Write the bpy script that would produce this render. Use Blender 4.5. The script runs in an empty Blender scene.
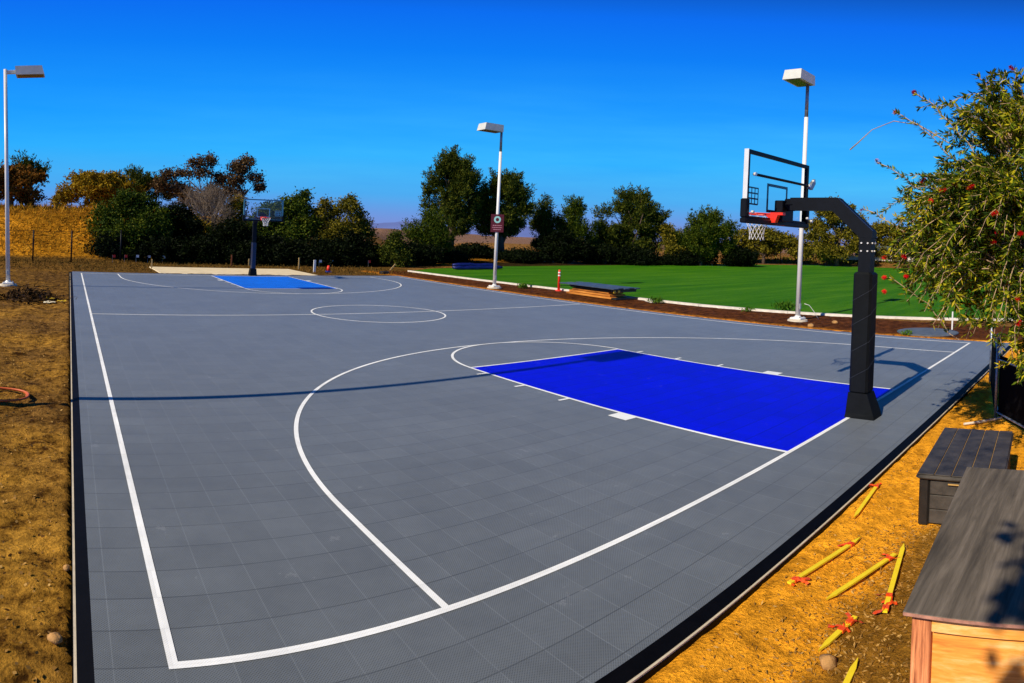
import bpy, math, random
import numpy as np
from mathutils import Vector, Matrix, noise
R = math.radians
F = 0.3048
sc = bpy.context.scene
col = sc.collection
random.seed(7)

# ------------------------------------------------------------------ materials
def nt_new(name):
    m = bpy.data.materials.new(name); m.use_nodes = True
    nt = m.node_tree; b = nt.nodes['Principled BSDF']
    return m, nt, b
def N(nt, t, **kw):
    n = nt.nodes.new(t)
    for k, v in kw.items(): setattr(n, k, v)
    return n
def L(nt, a, b): nt.links.new(a, b)
def math_(nt, op, a, b=None, c=None, clamp=False):
    n = N(nt, 'ShaderNodeMath', operation=op); n.use_clamp = clamp
    for i, v in enumerate((a, b, c)):
        if v is None: continue
        if isinstance(v, (int, float)): n.inputs[i].default_value = v
        else: L(nt, v, n.inputs[i])
    return n.outputs[0]
def ramp(nt, fac, stops):
    r = N(nt, 'ShaderNodeValToRGB'); e = r.color_ramp.elements
    while len(e) < len(stops): e.new(0.5)
    for el, (p, c) in zip(e, stops):
        el.position = p; el.color = (*c, 1)
    L(nt, fac, r.inputs[0]); return r.outputs[0]
def mixc(nt, fac, a, b, mode='MIX'):
    n = N(nt, 'ShaderNodeMix', data_type='RGBA', blend_type=mode)
    for s, v in ((n.inputs[0], fac), (n.inputs[6], a), (n.inputs[7], b)):
        if isinstance(v, (int, float)): s.default_value = v
        elif isinstance(v, tuple): s.default_value = (*v, 1)
        else: L(nt, v, s)
    return n.outputs[2]
def noise_(nt, scale, detail=4, rough=.6, vec=None):
    n = N(nt, 'ShaderNodeTexNoise'); n.inputs['Scale'].default_value = scale
    n.inputs['Detail'].default_value = detail; n.inputs['Roughness'].default_value = rough
    if vec is not None: L(nt, vec, n.inputs['Vector'])
    return n.outputs['Fac']
def pos(nt):
    return N(nt, 'ShaderNodeNewGeometry').outputs['Position']
def bump(nt, b, h, strength=.3, dist=.02):
    n = N(nt, 'ShaderNodeBump'); n.inputs['Strength'].default_value = strength
    n.inputs['Distance'].default_value = dist
    L(nt, h, n.inputs['Height']); L(nt, n.outputs[0], b.inputs['Normal'])

def simple(name, c, rough=.6, metal=0, var=.25, scale=6, bmp=.1, spec=.5):
    m, nt, b = nt_new(name)
    f = noise_(nt, scale, 5, .65, pos(nt))
    lo = tuple(x*(1-var) for x in c); hi = tuple(min(1, x*(1+var)) for x in c)
    L(nt, ramp(nt, f, [(.3, lo), (.7, hi)]), b.inputs['Base Color'])
    b.inputs['Roughness'].default_value = rough; b.inputs['Metallic'].default_value = metal
    b.inputs['Specular IOR Level'].default_value = spec
    if bmp: bump(nt, b, noise_(nt, scale*6, 4, .6, pos(nt)), bmp, .01)
    return m

def tile_mat(name, base, line=False, sheen=.5, fuzz=.30):
    m, nt, b = nt_new(name)
    p = pos(nt)
    s = N(nt, 'ShaderNodeSeparateXYZ'); L(nt, p, s.inputs[0])
    xf = math_(nt, 'DIVIDE', s.outputs[0], F); yf = math_(nt, 'DIVIDE', s.outputs[1], F)
    def seam(v, w):
        fr = math_(nt, 'FRACT', math_(nt, 'ADD', v, 100.5))
        return math_(nt, 'LESS_THAN', math_(nt, 'ABSOLUTE', math_(nt, 'SUBTRACT', fr, .5)), w)
    sx = seam(xf, .012); sy = seam(yf, .015)
    sv = math_(nt, 'MULTIPLY_ADD', noise_(nt, .8, 4, .7, p), 2.2, -.35, clamp=True)
    sx = math_(nt, 'MULTIPLY', sx, sv); sy = math_(nt, 'MULTIPLY', sy, math_(nt, 'MULTIPLY_ADD', sv, .7, .3))
    # one shade per tile
    fl = N(nt, 'ShaderNodeCombineXYZ')
    L(nt, math_(nt, 'FLOOR', xf), fl.inputs[0]); L(nt, math_(nt, 'FLOOR', yf), fl.inputs[1])
    wn = N(nt, 'ShaderNodeTexWhiteNoise', noise_dimensions='2D'); L(nt, fl.outputs[0], wn.inputs['Vector'])
    shade = math_(nt, 'MULTIPLY_ADD', wn.outputs['Value'], .12, .94)
    # perforated surface: little diamond openings
    k = 2*math.pi/(F/17)
    u = math_(nt, 'SINE', math_(nt, 'MULTIPLY', s.outputs[0], k)); v = math_(nt, 'SINE', math_(nt, 'MULTIPLY', s.outputs[1], k))
    holes = math_(nt, 'GREATER_THAN', math_(nt, 'MULTIPLY', u, v), .42)
    hs = math_(nt, 'MULTIPLY_ADD', holes, -.52 if not line else -.16, 1.10)
    # dust and wear
    w = noise_(nt, .55, 5, .62, p); w2 = noise_(nt, 4.5, 5, .7, p)
    dust = math_(nt, 'MULTIPLY_ADD', w, .50, .75)
    dust = math_(nt, 'MULTIPLY', dust, math_(nt, 'MULTIPLY_ADD', w2, .40, .80))
    tot = math_(nt, 'MULTIPLY', math_(nt, 'MULTIPLY', shade, hs), dust)
    c = N(nt, 'ShaderNodeVectorMath', operation='SCALE'); c.inputs[0].default_value = base; L(nt, tot, c.inputs[3])
    lighter = tuple(min(1, x*1.55+.01) for x in base) if not line else (.9, .95, 1)
    darker = tuple(x*.42 for x in base)
    cc = mixc(nt, math_(nt, 'MULTIPLY', sx, .55 if not line else .25), c.outputs[0], lighter)  # sun catching the tile edges, painted as paler seams
    cc = mixc(nt, math_(nt, 'MULTIPLY', sy, .8 if not line else .12), cc, darker)
    # pale scuffs
    sc_ = math_(nt, 'MULTIPLY', math_(nt, 'GREATER_THAN', noise_(nt, 2.2, 8, .8, p), .64), .13)
    cc = mixc(nt, sc_, cc, (.5, .52, .55))
    L(nt, cc, b.inputs['Base Color'])
    rr = math_(nt, 'MULTIPLY_ADD', w2, .16, .48)
    L(nt, rr, b.inputs['Roughness'])
    b.inputs['Specular IOR Level'].default_value = sheen
    h = math_(nt, 'SUBTRACT', math_(nt, 'MULTIPLY', math_(nt, 'MULTIPLY', u, v), .3), math_(nt, 'ADD', sx, sy))
    b.inputs['Sheen Weight'].default_value = fuzz if not line else 0; b.inputs['Sheen Roughness'].default_value = .38
    b.inputs['Sheen Tint'].default_value = (.75, .85, 1, 1)
    bump(nt, b, h, .25, .003)
    return m

def ground_mat():
    m, nt, b = nt_new('earth')
    p = pos(nt)
    at = N(nt, 'ShaderNodeVertexColor', layer_name='zone')
    f1 = noise_(nt, 9, 8, .75, p); f2 = noise_(nt, 1.3, 5, .6, p); f3 = noise_(nt, 45, 4, .7, p)
    k = math_(nt, 'MULTIPLY_ADD', f1, 1.5, .25)
    k = math_(nt, 'MULTIPLY', k, math_(nt, 'MULTIPLY_ADD', f2, 1.0, .5))
    k = math_(nt, 'MULTIPLY', k, math_(nt, 'MULTIPLY_ADD', f3, 1.2, .42))
    f4 = noise_(nt, 4.5, 6, .7, p)
    cr = ramp(nt, f4, [(.37, (.20, .16, .15)), (.46, (.78, .76, .74)), (.60, (1.25, 1.25, 1.25))])  # crevice shade between clods, painted into the earth colour
    c = mixc(nt, at.outputs[1], at.outputs[0], cr, 'MULTIPLY')
    v = N(nt, 'ShaderNodeVectorMath', operation='SCALE'); L(nt, c, v.inputs[0]); L(nt, k, v.inputs[3])
    # small pale stones
    vo = N(nt, 'ShaderNodeTexVoronoi'); vo.inputs['Scale'].default_value = 20; L(nt, p, vo.inputs['Vector'])
    st = math_(nt, 'MULTIPLY', math_(nt, 'LESS_THAN', vo.outputs['Distance'], .17), math_(nt, 'GREATER_THAN', N_sep(nt, vo.outputs['Color']), .8))
    cc = mixc(nt, math_(nt, 'MULTIPLY', st, .55), v.outputs[0], (.5, .3, .12))
    L(nt, cc, b.inputs['Base Color'])
    b.inputs['Roughness'].default_value = .95; b.inputs['Specular IOR Level'].default_value = .05
    h = math_(nt, 'ADD', math_(nt, 'MULTIPLY', f1, 1.0), math_(nt, 'MULTIPLY', f3, .35))
    h = math_(nt, 'ADD', h, f4)
    bump(nt, b, h, 1.0, .06)
    return m
def N_map(nt, v, sc_):
    m = N(nt, 'ShaderNodeMapping'); m.inputs['Scale'].default_value = sc_; L(nt, v, m.inputs[0]); return m.outputs[0]
def N_sep(nt, c):
    s = N(nt, 'ShaderNodeSeparateColor'); L(nt, c, s.inputs[0]); return s.outputs[0]

def leaf_mat(name, cols, transl=.25, rough=.6):
    m, nt, b = nt_new(name)
    g = N(nt, 'ShaderNodeNewGeometry')
    stops = [(i/(len(cols)-1) if len(cols) > 1 else 0, c) for i, c in enumerate(cols)]
    f = math_(nt, 'ADD', math_(nt, 'MULTIPLY', g.outputs['Random Per Island'], .62),
              math_(nt, 'MULTIPLY', noise_(nt, .9, 3, .6, g.outputs['Position']), .5))
    f = math_(nt, 'SUBTRACT', f, .06, clamp=True)
    c = ramp(nt, f, stops)
    L(nt, c, b.inputs['Base Color']); b.inputs['Roughness'].default_value = rough
    b.inputs['Specular IOR Level'].default_value = .08
    t = N(nt, 'ShaderNodeBsdfTranslucent'); L(nt, c, t.inputs[0])
    mx = N(nt, 'ShaderNodeMixShader'); mx.inputs[0].default_value = transl
    L(nt, b.outputs[0], mx.inputs[1]); L(nt, t.outputs[0], mx.inputs[2])
    L(nt, mx.outputs[0], nt.nodes['Material Output'].inputs[0])
    return m

def wood_mat(name, a, c_, dark, scale=(1, 1, 1), ws=14, dist=6, rot=(0, 0, 0)):
    m, nt, b = nt_new(name)
    mp = N(nt, 'ShaderNodeMapping'); mp.inputs['Scale'].default_value = scale; mp.inputs['Rotation'].default_value = rot
    L(nt, pos(nt), mp.inputs[0])
    n1 = N(nt, 'ShaderNodeTexNoise'); n1.inputs['Scale'].default_value = ws; n1.inputs['Detail'].default_value = 7; n1.inputs['Roughness'].default_value = .68
    n1.inputs['Distortion'].default_value = .35; L(nt, mp.outputs[0], n1.inputs['Vector'])
    n2 = noise_(nt, ws*.22, 3, .6, mp.outputs[0])
    f = math_(nt, 'ADD', math_(nt, 'MULTIPLY', n1.outputs['Fac'], .62), math_(nt, 'MULTIPLY', n2, .42))
    L(nt, ramp(nt, f, [(.36, dark), (.52, a), (.68, c_)]), b.inputs['Base Color'])
    b.inputs['Roughness'].default_value = .8; b.inputs['Specular IOR Level'].default_value = .25
    bump(nt, b, f, .4, .004)
    return m

M = {}
M['tile'] = tile_mat('grey_court_tile', (.132, .151, .172), sheen=.24)
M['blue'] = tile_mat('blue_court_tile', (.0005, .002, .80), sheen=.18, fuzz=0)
M['bluefar'] = tile_mat('blue_court_tile_painted_reflection', (.006, .17, .92), sheen=.3, fuzz=0)  # same blue tile, with the glancing sky reflection put into its colour
M['line'] = tile_mat('white_court_paint', (.90, .93, .95), line=True, sheen=.4)
M['trim'] = simple('black_edge_trim', (.002, .002, .003), .6, var=.4, spec=.1)
M['slab'] = simple('concrete', (.62, .55, .44), .85, var=.18, scale=5, bmp=.3)
M['padconc'] = simple('pale_concrete', (.78, .66, .45), .85, var=.14, scale=2, bmp=.3)
M['curb'] = simple('white_kerb_concrete', (.75, .70, .62), .8, var=.2, scale=4)
M['earth'] = ground_mat()
M['white'] = simple('white_enamel', (.80, .80, .79), .35, var=.07, scale=3, bmp=.03)
M['lampface'] = simple('lamp_housing', (.62, .64, .62), .45, var=.1, scale=4, bmp=.03)
M['greysteel'] = simple('galvanised_steel', (.28, .32, .38), .45, .6, var=.2, scale=8)
M['lens'] = simple('lamp_lens', (.12, .09, .06), .2, var=.2)
M['hoopblack'] = simple('black_powder_coat', (.0025, .004, .008), .5, var=.3, scale=10, bmp=.05, spec=.2)
M['padblack'] = simple('black_vinyl_padding', (.004, .0055, .0075), .6, var=.35, scale=4, bmp=.25, spec=.15)
M['farframe'] = simple('far_frame_paint', (.07, .24, .34), .45, var=.1)
M['farblue'] = simple('blue_grey_padding', (.010, .018, .055), .45, var=.35, scale=3, bmp=.2)
M['padseam'] = simple('padding_seam', (.035, .045, .07), .6)
M['alu'] = simple('brushed_aluminium', (.80, .82, .84), .35, .2, var=.06)
M['rim'] = simple('red_orange_rim_paint', (.80, .035, .015), .35, var=.15)
M['net'] = simple('white_net_cord', (.85, .85, .85), .8, var=.05)
M['bolt'] = simple('bright_bolt', (.85, .85, .85), .3, .3, var=.05)
M['mark'] = simple('backboard_marking', (.22, .50, .62), .5, var=.08)
M['decal'] = simple('backboard_decal', (.05, .09, .16), .5, var=.1)
M['orangeflag'] = simple('orange_tape', (.95, .09, .01), .5, var=.25, scale=30)
M['lath'] = simple('yellow_pine_lath', (1, .72, .012), .8, var=.12, scale=14, bmp=.1)
M['rock'] = simple('field_stone', (.45, .24, .08), .9, var=.4, scale=12, bmp=.6)
M['hose'] = simple('orange_hose', (.60, .12, .03), .5, var=.2)
M['resin'] = simple('charcoal_resin', (.050, .043, .037), .6, var=.7, scale=5, bmp=.25)
M['resinside'] = simple('dark_resin', (.014, .012, .011), .5, var=.4, scale=7, bmp=.2)
M['groove'] = simple('dusty_groove', (.55, .33, .10), .9, var=.3)
M['plytop'] = wood_mat('weathered_plywood', (.13, .108, .085), (.24, .20, .16), (.050, .042, .034), (.12, 1.6, 1), 13)
M['plyside'] = wood_mat('stained_plywood', (.98, .40, .07), (1, .74, .34), (.48, .09, .02), (1, .25, 1.6), 10, rot=(R(-28), 0, 0))
M['post'] = wood_mat('stained_post', (.90, .34, .14), (1, .62, .36), (.22, .05, .02), (1, 4, .18), 12)
M['plyedge'] = simple('plywood_edge', (.45, .22, .16), .8, var=.35, scale=20)
M['tubeorange'] = simple('delineator_orange', (.90, .04, .015), .45, var=.1)
M['band'] = simple('reflective_band', (.85, .85, .82), .4, var=.05)
M['lumber'] = wood_mat('orange_lumber', (.55, .20, .03), (.75, .34, .07), (.12, .04, .01), (1, .3, 3), 6)
M['boarddark'] = simple('dark_bleacher_board', (.055, .08, .13), .4, var=.35, scale=3)
M['boardunder'] = simple('dark_bleacher_frame', (.012, .012, .012), .6)
M['yellow'] = simple('yellow_end_cap', (.85, .50, .03), .5, var=.1)
M['bluetarp'] = simple('blue_tarp', (.004, .010, .13), .45, var=.5, scale=5, bmp=.4)
M['signred'] = simple('red_sign_face', (.085, .004, .010), .45, var=.1)
M['signpale'] = simple('pale_sign_ink', (.30, .62, .62), .5, var=.08)
M['signtext'] = simple('sign_text_ink', (.50, .22, .28), .5, var=.05)
M['screen'] = simple('black_fence_screen', (.003, .003, .004), .9, var=.4, spec=.05)
M['cream'] = simple('cream_cloth', (.75, .68, .5), .9, var=.15, bmp=.4)
M['yellowcloth'] = simple('yellow_cloth', (.75, .5, .02), .9, var=.2, bmp=.4)
M['flagred'] = simple('red_flag', (.7, .02, .01), .6, var=.1)
M['flagwhite'] = simple('white_flag', (.8, .8, .8), .6, var=.1)
M['stakebrown'] = simple('brown_stake_wood', (.35, .10, .03), .8)
M['stakepale'] = simple('pale_stake_wood', (.72, .48, .18), .8)
M['coneblue'] = simple('blue_base', (.02, .05, .35), .6)
M['cover'] = simple('utility_cover', (.10, .12, .15), .6, var=.3, scale=4, bmp=.3)
M['wallgrey'] = simple('far_grey_screen', (.07, .10, .11), .8, var=.25, scale=.6)
M['wallwhite'] = simple('far_white_wall', (.75, .70, .62), .8, var=.1, scale=1)
M['bark'] = simple('grey_brown_bark', (.10, .065, .045), .9, var=.4, scale=9, bmp=.5)
M['twig'] = simple('tan_twig', (.48, .32, .20), .8, var=.35, scale=9)
M['baretwig'] = simple('bare_grey_twig', (.20, .15, .11), .9, var=.3, scale=3)
M['chip'] = leaf_mat('dry_chips', [(.10, .05, .012), (.35, .18, .04), (.65, .42, .14)], 0)
M['drygrass'] = leaf_mat('golden_dry_grass', [(.12, .06, .006), (.45, .23, .012), (.85, .46, .03)], .2)
M['straw'] = leaf_mat('dull_straw', [(.03, .03, .006), (.12, .07, .012), (.25, .13, .02)], .1)
M['weed'] = leaf_mat('green_weed', [(.02, .07, .01), (.06, .16, .01), (.14, .22, .02)], .2)
M['brush'] = leaf_mat('dark_brushwood', [(.008, .005, .002), (.04, .02, .006), (.12, .06, .015)], 0)
M['flower'] = leaf_mat('crimson_flower', [(.35, .002, .006), (.75, .006, .012), (.95, .03, .03)], .2)

def glass_mat():
    m, nt, b = nt_new('clear_backboard_glass')
    g = N(nt, 'ShaderNodeBsdfGlossy'); g.inputs['Roughness'].default_value = .03
    t = N(nt, 'ShaderNodeBsdfTransparent'); t.inputs[0].default_value = (.86, .93, .97, 1)
    mx = N(nt, 'ShaderNodeMixShader'); mx.inputs[0].default_value = .05
    L(nt, t.outputs[0], mx.inputs[1]); L(nt, g.outputs[0], mx.inputs[2])
    L(nt, mx.outputs[0], nt.nodes['Material Output'].inputs[0]); return m
M['glass'] = glass_mat()
def lawn_mat():
    m, nt, b = nt_new('mown_turf'); p = pos(nt)
    mp = N(nt, 'ShaderNodeMapping'); mp.inputs['Rotation'].default_value = (0, 0, R(-24)); mp.inputs['Scale'].default_value = (.12, 1, 1); L(nt, p, mp.inputs[0])
    f = math_(nt, 'ADD', math_(nt, 'MULTIPLY', noise_(nt, .8, 6, .7, mp.outputs[0]), .68), math_(nt, 'MULTIPLY', noise_(nt, 14, 4, .7, p), .45))
    L(nt, ramp(nt, f, [(.32, (.012, .088, .001)), (.5, (.028, .150, .001)), (.68, (.075, .225, .004))]), b.inputs['Base Color'])
    b.inputs['Roughness'].default_value = .9; b.inputs['Specular IOR Level'].default_value = .08
    bump(nt, b, noise_(nt, 60, 3, .8, p), .8, .03); return m
M['lawn'] = lawn_mat()
M['hills'] = simple('hazy_hills', (.14, .20, .50), 1, var=.08, scale=.004, bmp=0, spec=0)  # distance haze is painted in as a blue-lilac base colour

# foliage palettes
P = {
 'pine':   [(.006, .014, .004), (.026, .046, .007), (.090, .110, .010), (.220, .200, .016)],
 'green':  [(.006, .016, .004), (.026, .055, .006), (.085, .120, .008), (.220, .210, .016)],
 'olive':  [(.015, .022, .004), (.080, .080, .008), (.210, .175, .014), (.400, .290, .024)],
 'gold':   [(.050, .038, .004), (.190, .135, .008), (.420, .270, .014), (.680, .430, .022)],
 'brown':  [(.014, .012, .006), (.065, .042, .018), (.160, .090, .038), (.280, .170, .060)],
 'autumn': [(.015, .022, .005), (.095, .055, .008), (.300, .115, .014), (.480, .180, .018)],
 'dark':   [(.001, .003, .001), (.003, .007, .002), (.007, .014, .002), (.020, .028, .003)],  # near-black: understory shade is put into the leaf colour
 'bottle': [(.003, .010, .002), (.014, .034, .004), (.045, .085, .006), (.14, .20, .010), (.60, .52, .02), (.20, .06, .015)],
}
for k, v in P.items(): M['leaf_'+k] = leaf_mat('leaves_'+k, v, .22)

# ------------------------------------------------------------------ helpers
def link(o, parent=None):
    col.objects.link(o)
    if parent is not None: o.parent = parent
    return o
def tag(o, label=None, cat=None, group=None, kind=None):
    if label: o['label'] = label
    if cat: o['category'] = cat
    if group: o['group'] = group
    if kind: o['kind'] = kind
    return o
def empty(name, loc=(0, 0, 0), rz=0):
    o = bpy.data.objects.new(name, None); o.empty_display_size = .2
    o.location = loc; o.rotation_euler = (0, 0, rz); return link(o)
class MB:
    def __init__(s): s.v = []; s.f = []
    def add(s, vs, fs):
        n = len(s.v); s.v += [tuple(v) for v in vs]; s.f += [tuple(i+n for i in f) for f in fs]; return s
    def box(s, x0, x1, y0, y1, z0, z1, bev=0):
        if bev <= 0:
            vs = [(x, y, z) for z in (z0, z1) for y in (y0, y1) for x in (x0, x1)]
            return s.add(vs, [(0, 2, 3, 1), (4, 5, 7, 6), (0, 1, 5, 4), (2, 6, 7, 3), (0, 4, 6, 2), (1, 3, 7, 5)])
        b = min(bev, abs(x1-x0)/2.01, abs(y1-y0)/2.01, abs(z1-z0)/2.01)
        def ring(i, z):
            return [(x0+i+b, y0+i, z), (x1-i-b, y0+i, z), (x1-i, y0+i+b, z), (x1-i, y1-i-b, z), (x1-i-b, y1-i, z), (x0+i+b, y1-i, z), (x0+i, y1-i-b, z), (x0+i, y0+i+b, z)]
        rs = [ring(b*.8, z0), ring(0, z0+b), ring(0, z1-b), ring(b*.8, z1)]
        vs = [p for r in rs for p in r]; fs = [tuple(reversed(range(8))), tuple(range(24, 32))]
        for k in range(3):
            for i in range(8):
                j = (i+1) % 8; fs.append((k*8+i, k*8+j, k*8+8+j, k*8+8+i))
        return s.add(vs, fs)
    def tube(s, pts, rad, n=8, cap=True):
        pts = [Vector(p) for p in pts]; m = len(pts)
        rads = rad if isinstance(rad, (list, tuple)) else [rad]*m
        vs = []; up = None
        for i, p in enumerate(pts):
            d = (pts[min(i+1, m-1)]-pts[max(i-1, 0)])
            d = d.normalized() if d.length > 1e-9 else Vector((0, 0, 1))
            if up is None: up = Vector((1, 0, 0)) if abs(d.x) < .8 else Vector((0, 1, 0))
            a = (up - d*up.dot(d)).normalized(); b = d.cross(a); up = a
            for k in range(n):
                t = 2*math.pi*k/n; vs.append(p+(a*math.cos(t)+b*math.sin(t))*rads[i])
        fs = [(i*n+k, i*n+(k+1) % n, (i+1)*n+(k+1) % n, (i+1)*n+k) for i in range(m-1) for k in range(n)]
        if cap: fs += [tuple(reversed(range(n))), tuple(range((m-1)*n, m*n))]
        return s.add(vs, fs)
    def prism(s, poly, axis, a, b):
        # poly: 2D points in the plane normal to axis
        def P3(u, v, w): return {'x': (w, u, v), 'y': (u, w, v), 'z': (u, v, w)}[axis]
        n = len(poly); vs = [P3(u, v, a) for u, v in poly]+[P3(u, v, b) for u, v in poly]
        fs = [tuple(range(n)), tuple(reversed(range(n, 2*n)))]+[(i, i+n, (i+1) % n+n, (i+1) % n) for i in range(n)]
        return s.add(vs, fs)
    def build(s, name, mat, parent=None, smooth=False, loc=None):
        me = bpy.data.meshes.new(name); me.from_pydata([tuple(v) for v in s.v], [], s.f); me.update()
        if mat: me.materials.append(mat)
        import bmesh
        bm = bmesh.new(); bm.from_mesh(me); bmesh.ops.recalc_face_normals(bm, faces=bm.faces); bm.to_mesh(me); bm.free()
        if smooth: me.polygons.foreach_set('use_smooth', [True]*len(me.polygons))
        o = bpy.data.objects.new(name, me)
        if loc: o.location = loc
        return link(o, parent)
def np_mesh(name, verts, faces, mat, parent=None):
    """verts (n,3) float array, faces (m,k) int array"""
    me = bpy.data.meshes.new(name); m, k = faces.shape
    me.vertices.add(len(verts)); me.vertices.foreach_set('co', verts.astype(np.float32).ravel())
    me.loops.add(m*k); me.loops.foreach_set('vertex_index', faces.astype(np.int32).ravel())
    me.polygons.add(m); me.polygons.foreach_set('loop_start', np.arange(0, m*k, k, dtype=np.int32))
    me.update(calc_edges=True); me.validate()
    if mat: me.materials.append(mat)
    return link(bpy.data.objects.new(name, me), parent)
def leaves(centres, dirs, length, width, rng, droop=0):
    n = len(centres)
    d = dirs/np.maximum(1e-6, np.linalg.norm(dirs, axis=1))[:, None]
    q = rng.normal(size=(n, 3)); w = np.cross(d, q); w /= np.maximum(1e-6, np.linalg.norm(w, axis=1))[:, None]
    l_ = length*(.6+.8*rng.random(n))[:, None]; w_ = width*(.6+.8*rng.random(n))[:, None]
    a = centres; b = centres+d*l_*.5+w*w_*.5; c = centres+d*l_; e = centres+d*l_*.5-w*w_*.5
    return np.stack([a, b, c, e], 1).reshape(-1, 3)
def copy_tree(o, parent=None):
    c = o.copy(); col.objects.link(c); c.parent = parent
    for ch in [x for x in bpy.data.objects if x.parent == o]: copy_tree(ch, c)
    return c

# ------------------------------------------------------------------ terrain
X0, X1, Y0, Y1 = -8.02, 8.02, -0.97, 26.45          # tile floor
def sstep(a, b, x):
    t = min(1, max(0, (x-a)/(b-a))); return t*t*(3-2*t)
def base_h(x, y):
    low = -.12
    side = max(sstep(2, 9, x), sstep(10, 24, y))
    z = low+.07*side
    hx = -7.5+max(0, y-38)*.8; hl = sstep(33.6, 43, y)*(1-sstep(hx, hx+5, x))*3.5*(1-.35*sstep(60, 95, y))
    mid = 1.3*math.exp(-((x-27)/8)**2-((y-46)/4.5)**2)+.9*math.exp(-((x-45)/7)**2-((y-46)/4)**2)
    r = 1.15*sstep(67, 78, x+.25*(y-25))*(1-sstep(200, 400, x))
    return z+hl+mid+r
def ground_z(x, y):
    z = base_h(x, y)
    d = math.hypot(x+8, y+3)
    if d < 60:
        amp = .012 if x > 8.3 else .032
        if y < -1 and x > -8.5: amp = .020
        z += amp*noise.noise((x*2.3, y*2.3, 0))+amp*1.0*abs(noise.noise((x*5.1, y*5.1, 3)))
        if x < -8:
            q = noise.noise((x*2.0+9, y*2.0, 21)); z -= .045*max(0, q-.18)*2
            z += .020*noise.noise((x*1.1, y*1.1, 7))+.045*max(0, noise.noise((x*7, y*7, 5)))-.03*max(0, noise.noise((x*3.3, y*3.3, 15)))
        if d < 25: z += .010*noise.noise((x*14, y*14, 9))
    e0 = max(X0-.10-x, x-X1-.10, Y0-.10-y, y-Y1-.10)
    if e0 > 0 and e0 < .6: z = max(z, z+(.045)*(1-sstep(.02, .6, e0)))
    edge = max(X0-.14-x, x-X1-.14, Y0-.14-y, y-Y1-.14)
    if edge < .12: z = min(z, -.30+(z+.30)*sstep(-.35, .02, edge) if edge > -.35 else -.30)
    return z
def axis(segs):
    out = []
    for a, b, s in segs:
        n = max(1, round((b-a)/s)); out += [a+(b-a)*i/n for i in range(n)]
    return out+[segs[-1][1]]
gx = axis([(-6000, -600, 900), (-600, -60, 60), (-60, -14, 2), (-14, -11, .2), (-11, -8, .055), (-8, -6.4, .1), (-6.4, 2.6, .055), (2.6, 8, .35), (8, 12, .16), (12, 90, 1.5), (90, 300, 15), (300, 1200, 150), (1200, 8000, 1000)])
gy = axis([(-900, -60, 120), (-60, -6, 6), (-6, -3.2, .2), (-3.2, -.8, .055), (-.8, 10, .08), (10, 30, .2), (30, 62, .6), (62, 120, 3), (120, 400, 30), (400, 1500, 150), (1500, 8000, 1000)])
def zone_col(x, y):
    n = noise.noise((x*.5, y*.5, 2)); n2 = noise.noise((x*1.7, y*1.7, 4))
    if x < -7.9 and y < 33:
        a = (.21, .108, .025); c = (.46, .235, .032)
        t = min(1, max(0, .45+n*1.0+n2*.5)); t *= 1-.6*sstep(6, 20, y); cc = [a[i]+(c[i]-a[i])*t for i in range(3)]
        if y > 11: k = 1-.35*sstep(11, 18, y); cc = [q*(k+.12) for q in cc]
    elif y < 0 and x < 8.4:
        cc = (1.22, .52, .030)
        # wood-chip litter beside the boxes
        t = sstep(-.15, .45, (-1.62-y)*1.6-max(0, x+3.0)*1.2+n2*.35)*sstep(.5, -.2, x+2.2)
        m = (.22, .115, .02); cc = [cc[i]+(m[i]-cc[i])*t*.85 for i in range(3)]
    elif x > 7.9 and x < 11.9 and y < 31:
        t = sstep(8.35, 8.9, x+n2*.25); o = (.62, .23, .02); m = (.125, .040, .010)
        cc = [o[i]+(m[i]-o[i])*t for i in range(3)]
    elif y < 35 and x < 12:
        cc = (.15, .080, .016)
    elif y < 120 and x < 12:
        t = sstep(33, 36, y)*(1-sstep(-7.5+max(0, y-38)*.8, -4+max(0, y-38)*.8, x)); m = (.60, .26, .014); o = (.045, .022, .006)  # dark tone off the hill is painted shade under the trees
        k = .55+.75*max(0, min(1, .5+1.6*noise.noise((x*.18, y*.30, 8)))); cc = [(o[i]+(m[i]-o[i])*t)*k for i in range(3)]  # shadow patches on the hillside, put into the ground colour
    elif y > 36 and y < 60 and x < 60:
        t = sstep(.12, .35, noise.noise((x*.22, y*.30, 5))+.25*sstep(41, 46, y)); m = (.60, .25, .015); o = (.035, .022, .006); cc = [o[i]+(m[i]-o[i])*t for i in range(3)]  # dark ground here is painted tree shade, broken by golden patches
    elif math.hypot(x, y) > 110: cc = (.27, .155, .10)
    else: cc = (.26, .13, .03)
    return cc
V = []; C_ = []
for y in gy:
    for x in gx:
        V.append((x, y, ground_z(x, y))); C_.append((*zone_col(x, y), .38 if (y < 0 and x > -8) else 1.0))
nx, ny = len(gx), len(gy)
ii = np.arange(nx*ny).reshape(ny, nx)
Fq = np.stack([ii[:-1, :-1], ii[:-1, 1:], ii[1:, 1:], ii[1:, :-1]], -1).reshape(-1, 4)
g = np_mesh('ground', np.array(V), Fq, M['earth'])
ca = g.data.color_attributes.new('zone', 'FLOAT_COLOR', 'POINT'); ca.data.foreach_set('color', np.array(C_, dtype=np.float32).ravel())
g.data.polygons.foreach_set('use_smooth', [True]*len(g.data.polygons))
tag(g, kind='structure')

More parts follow.
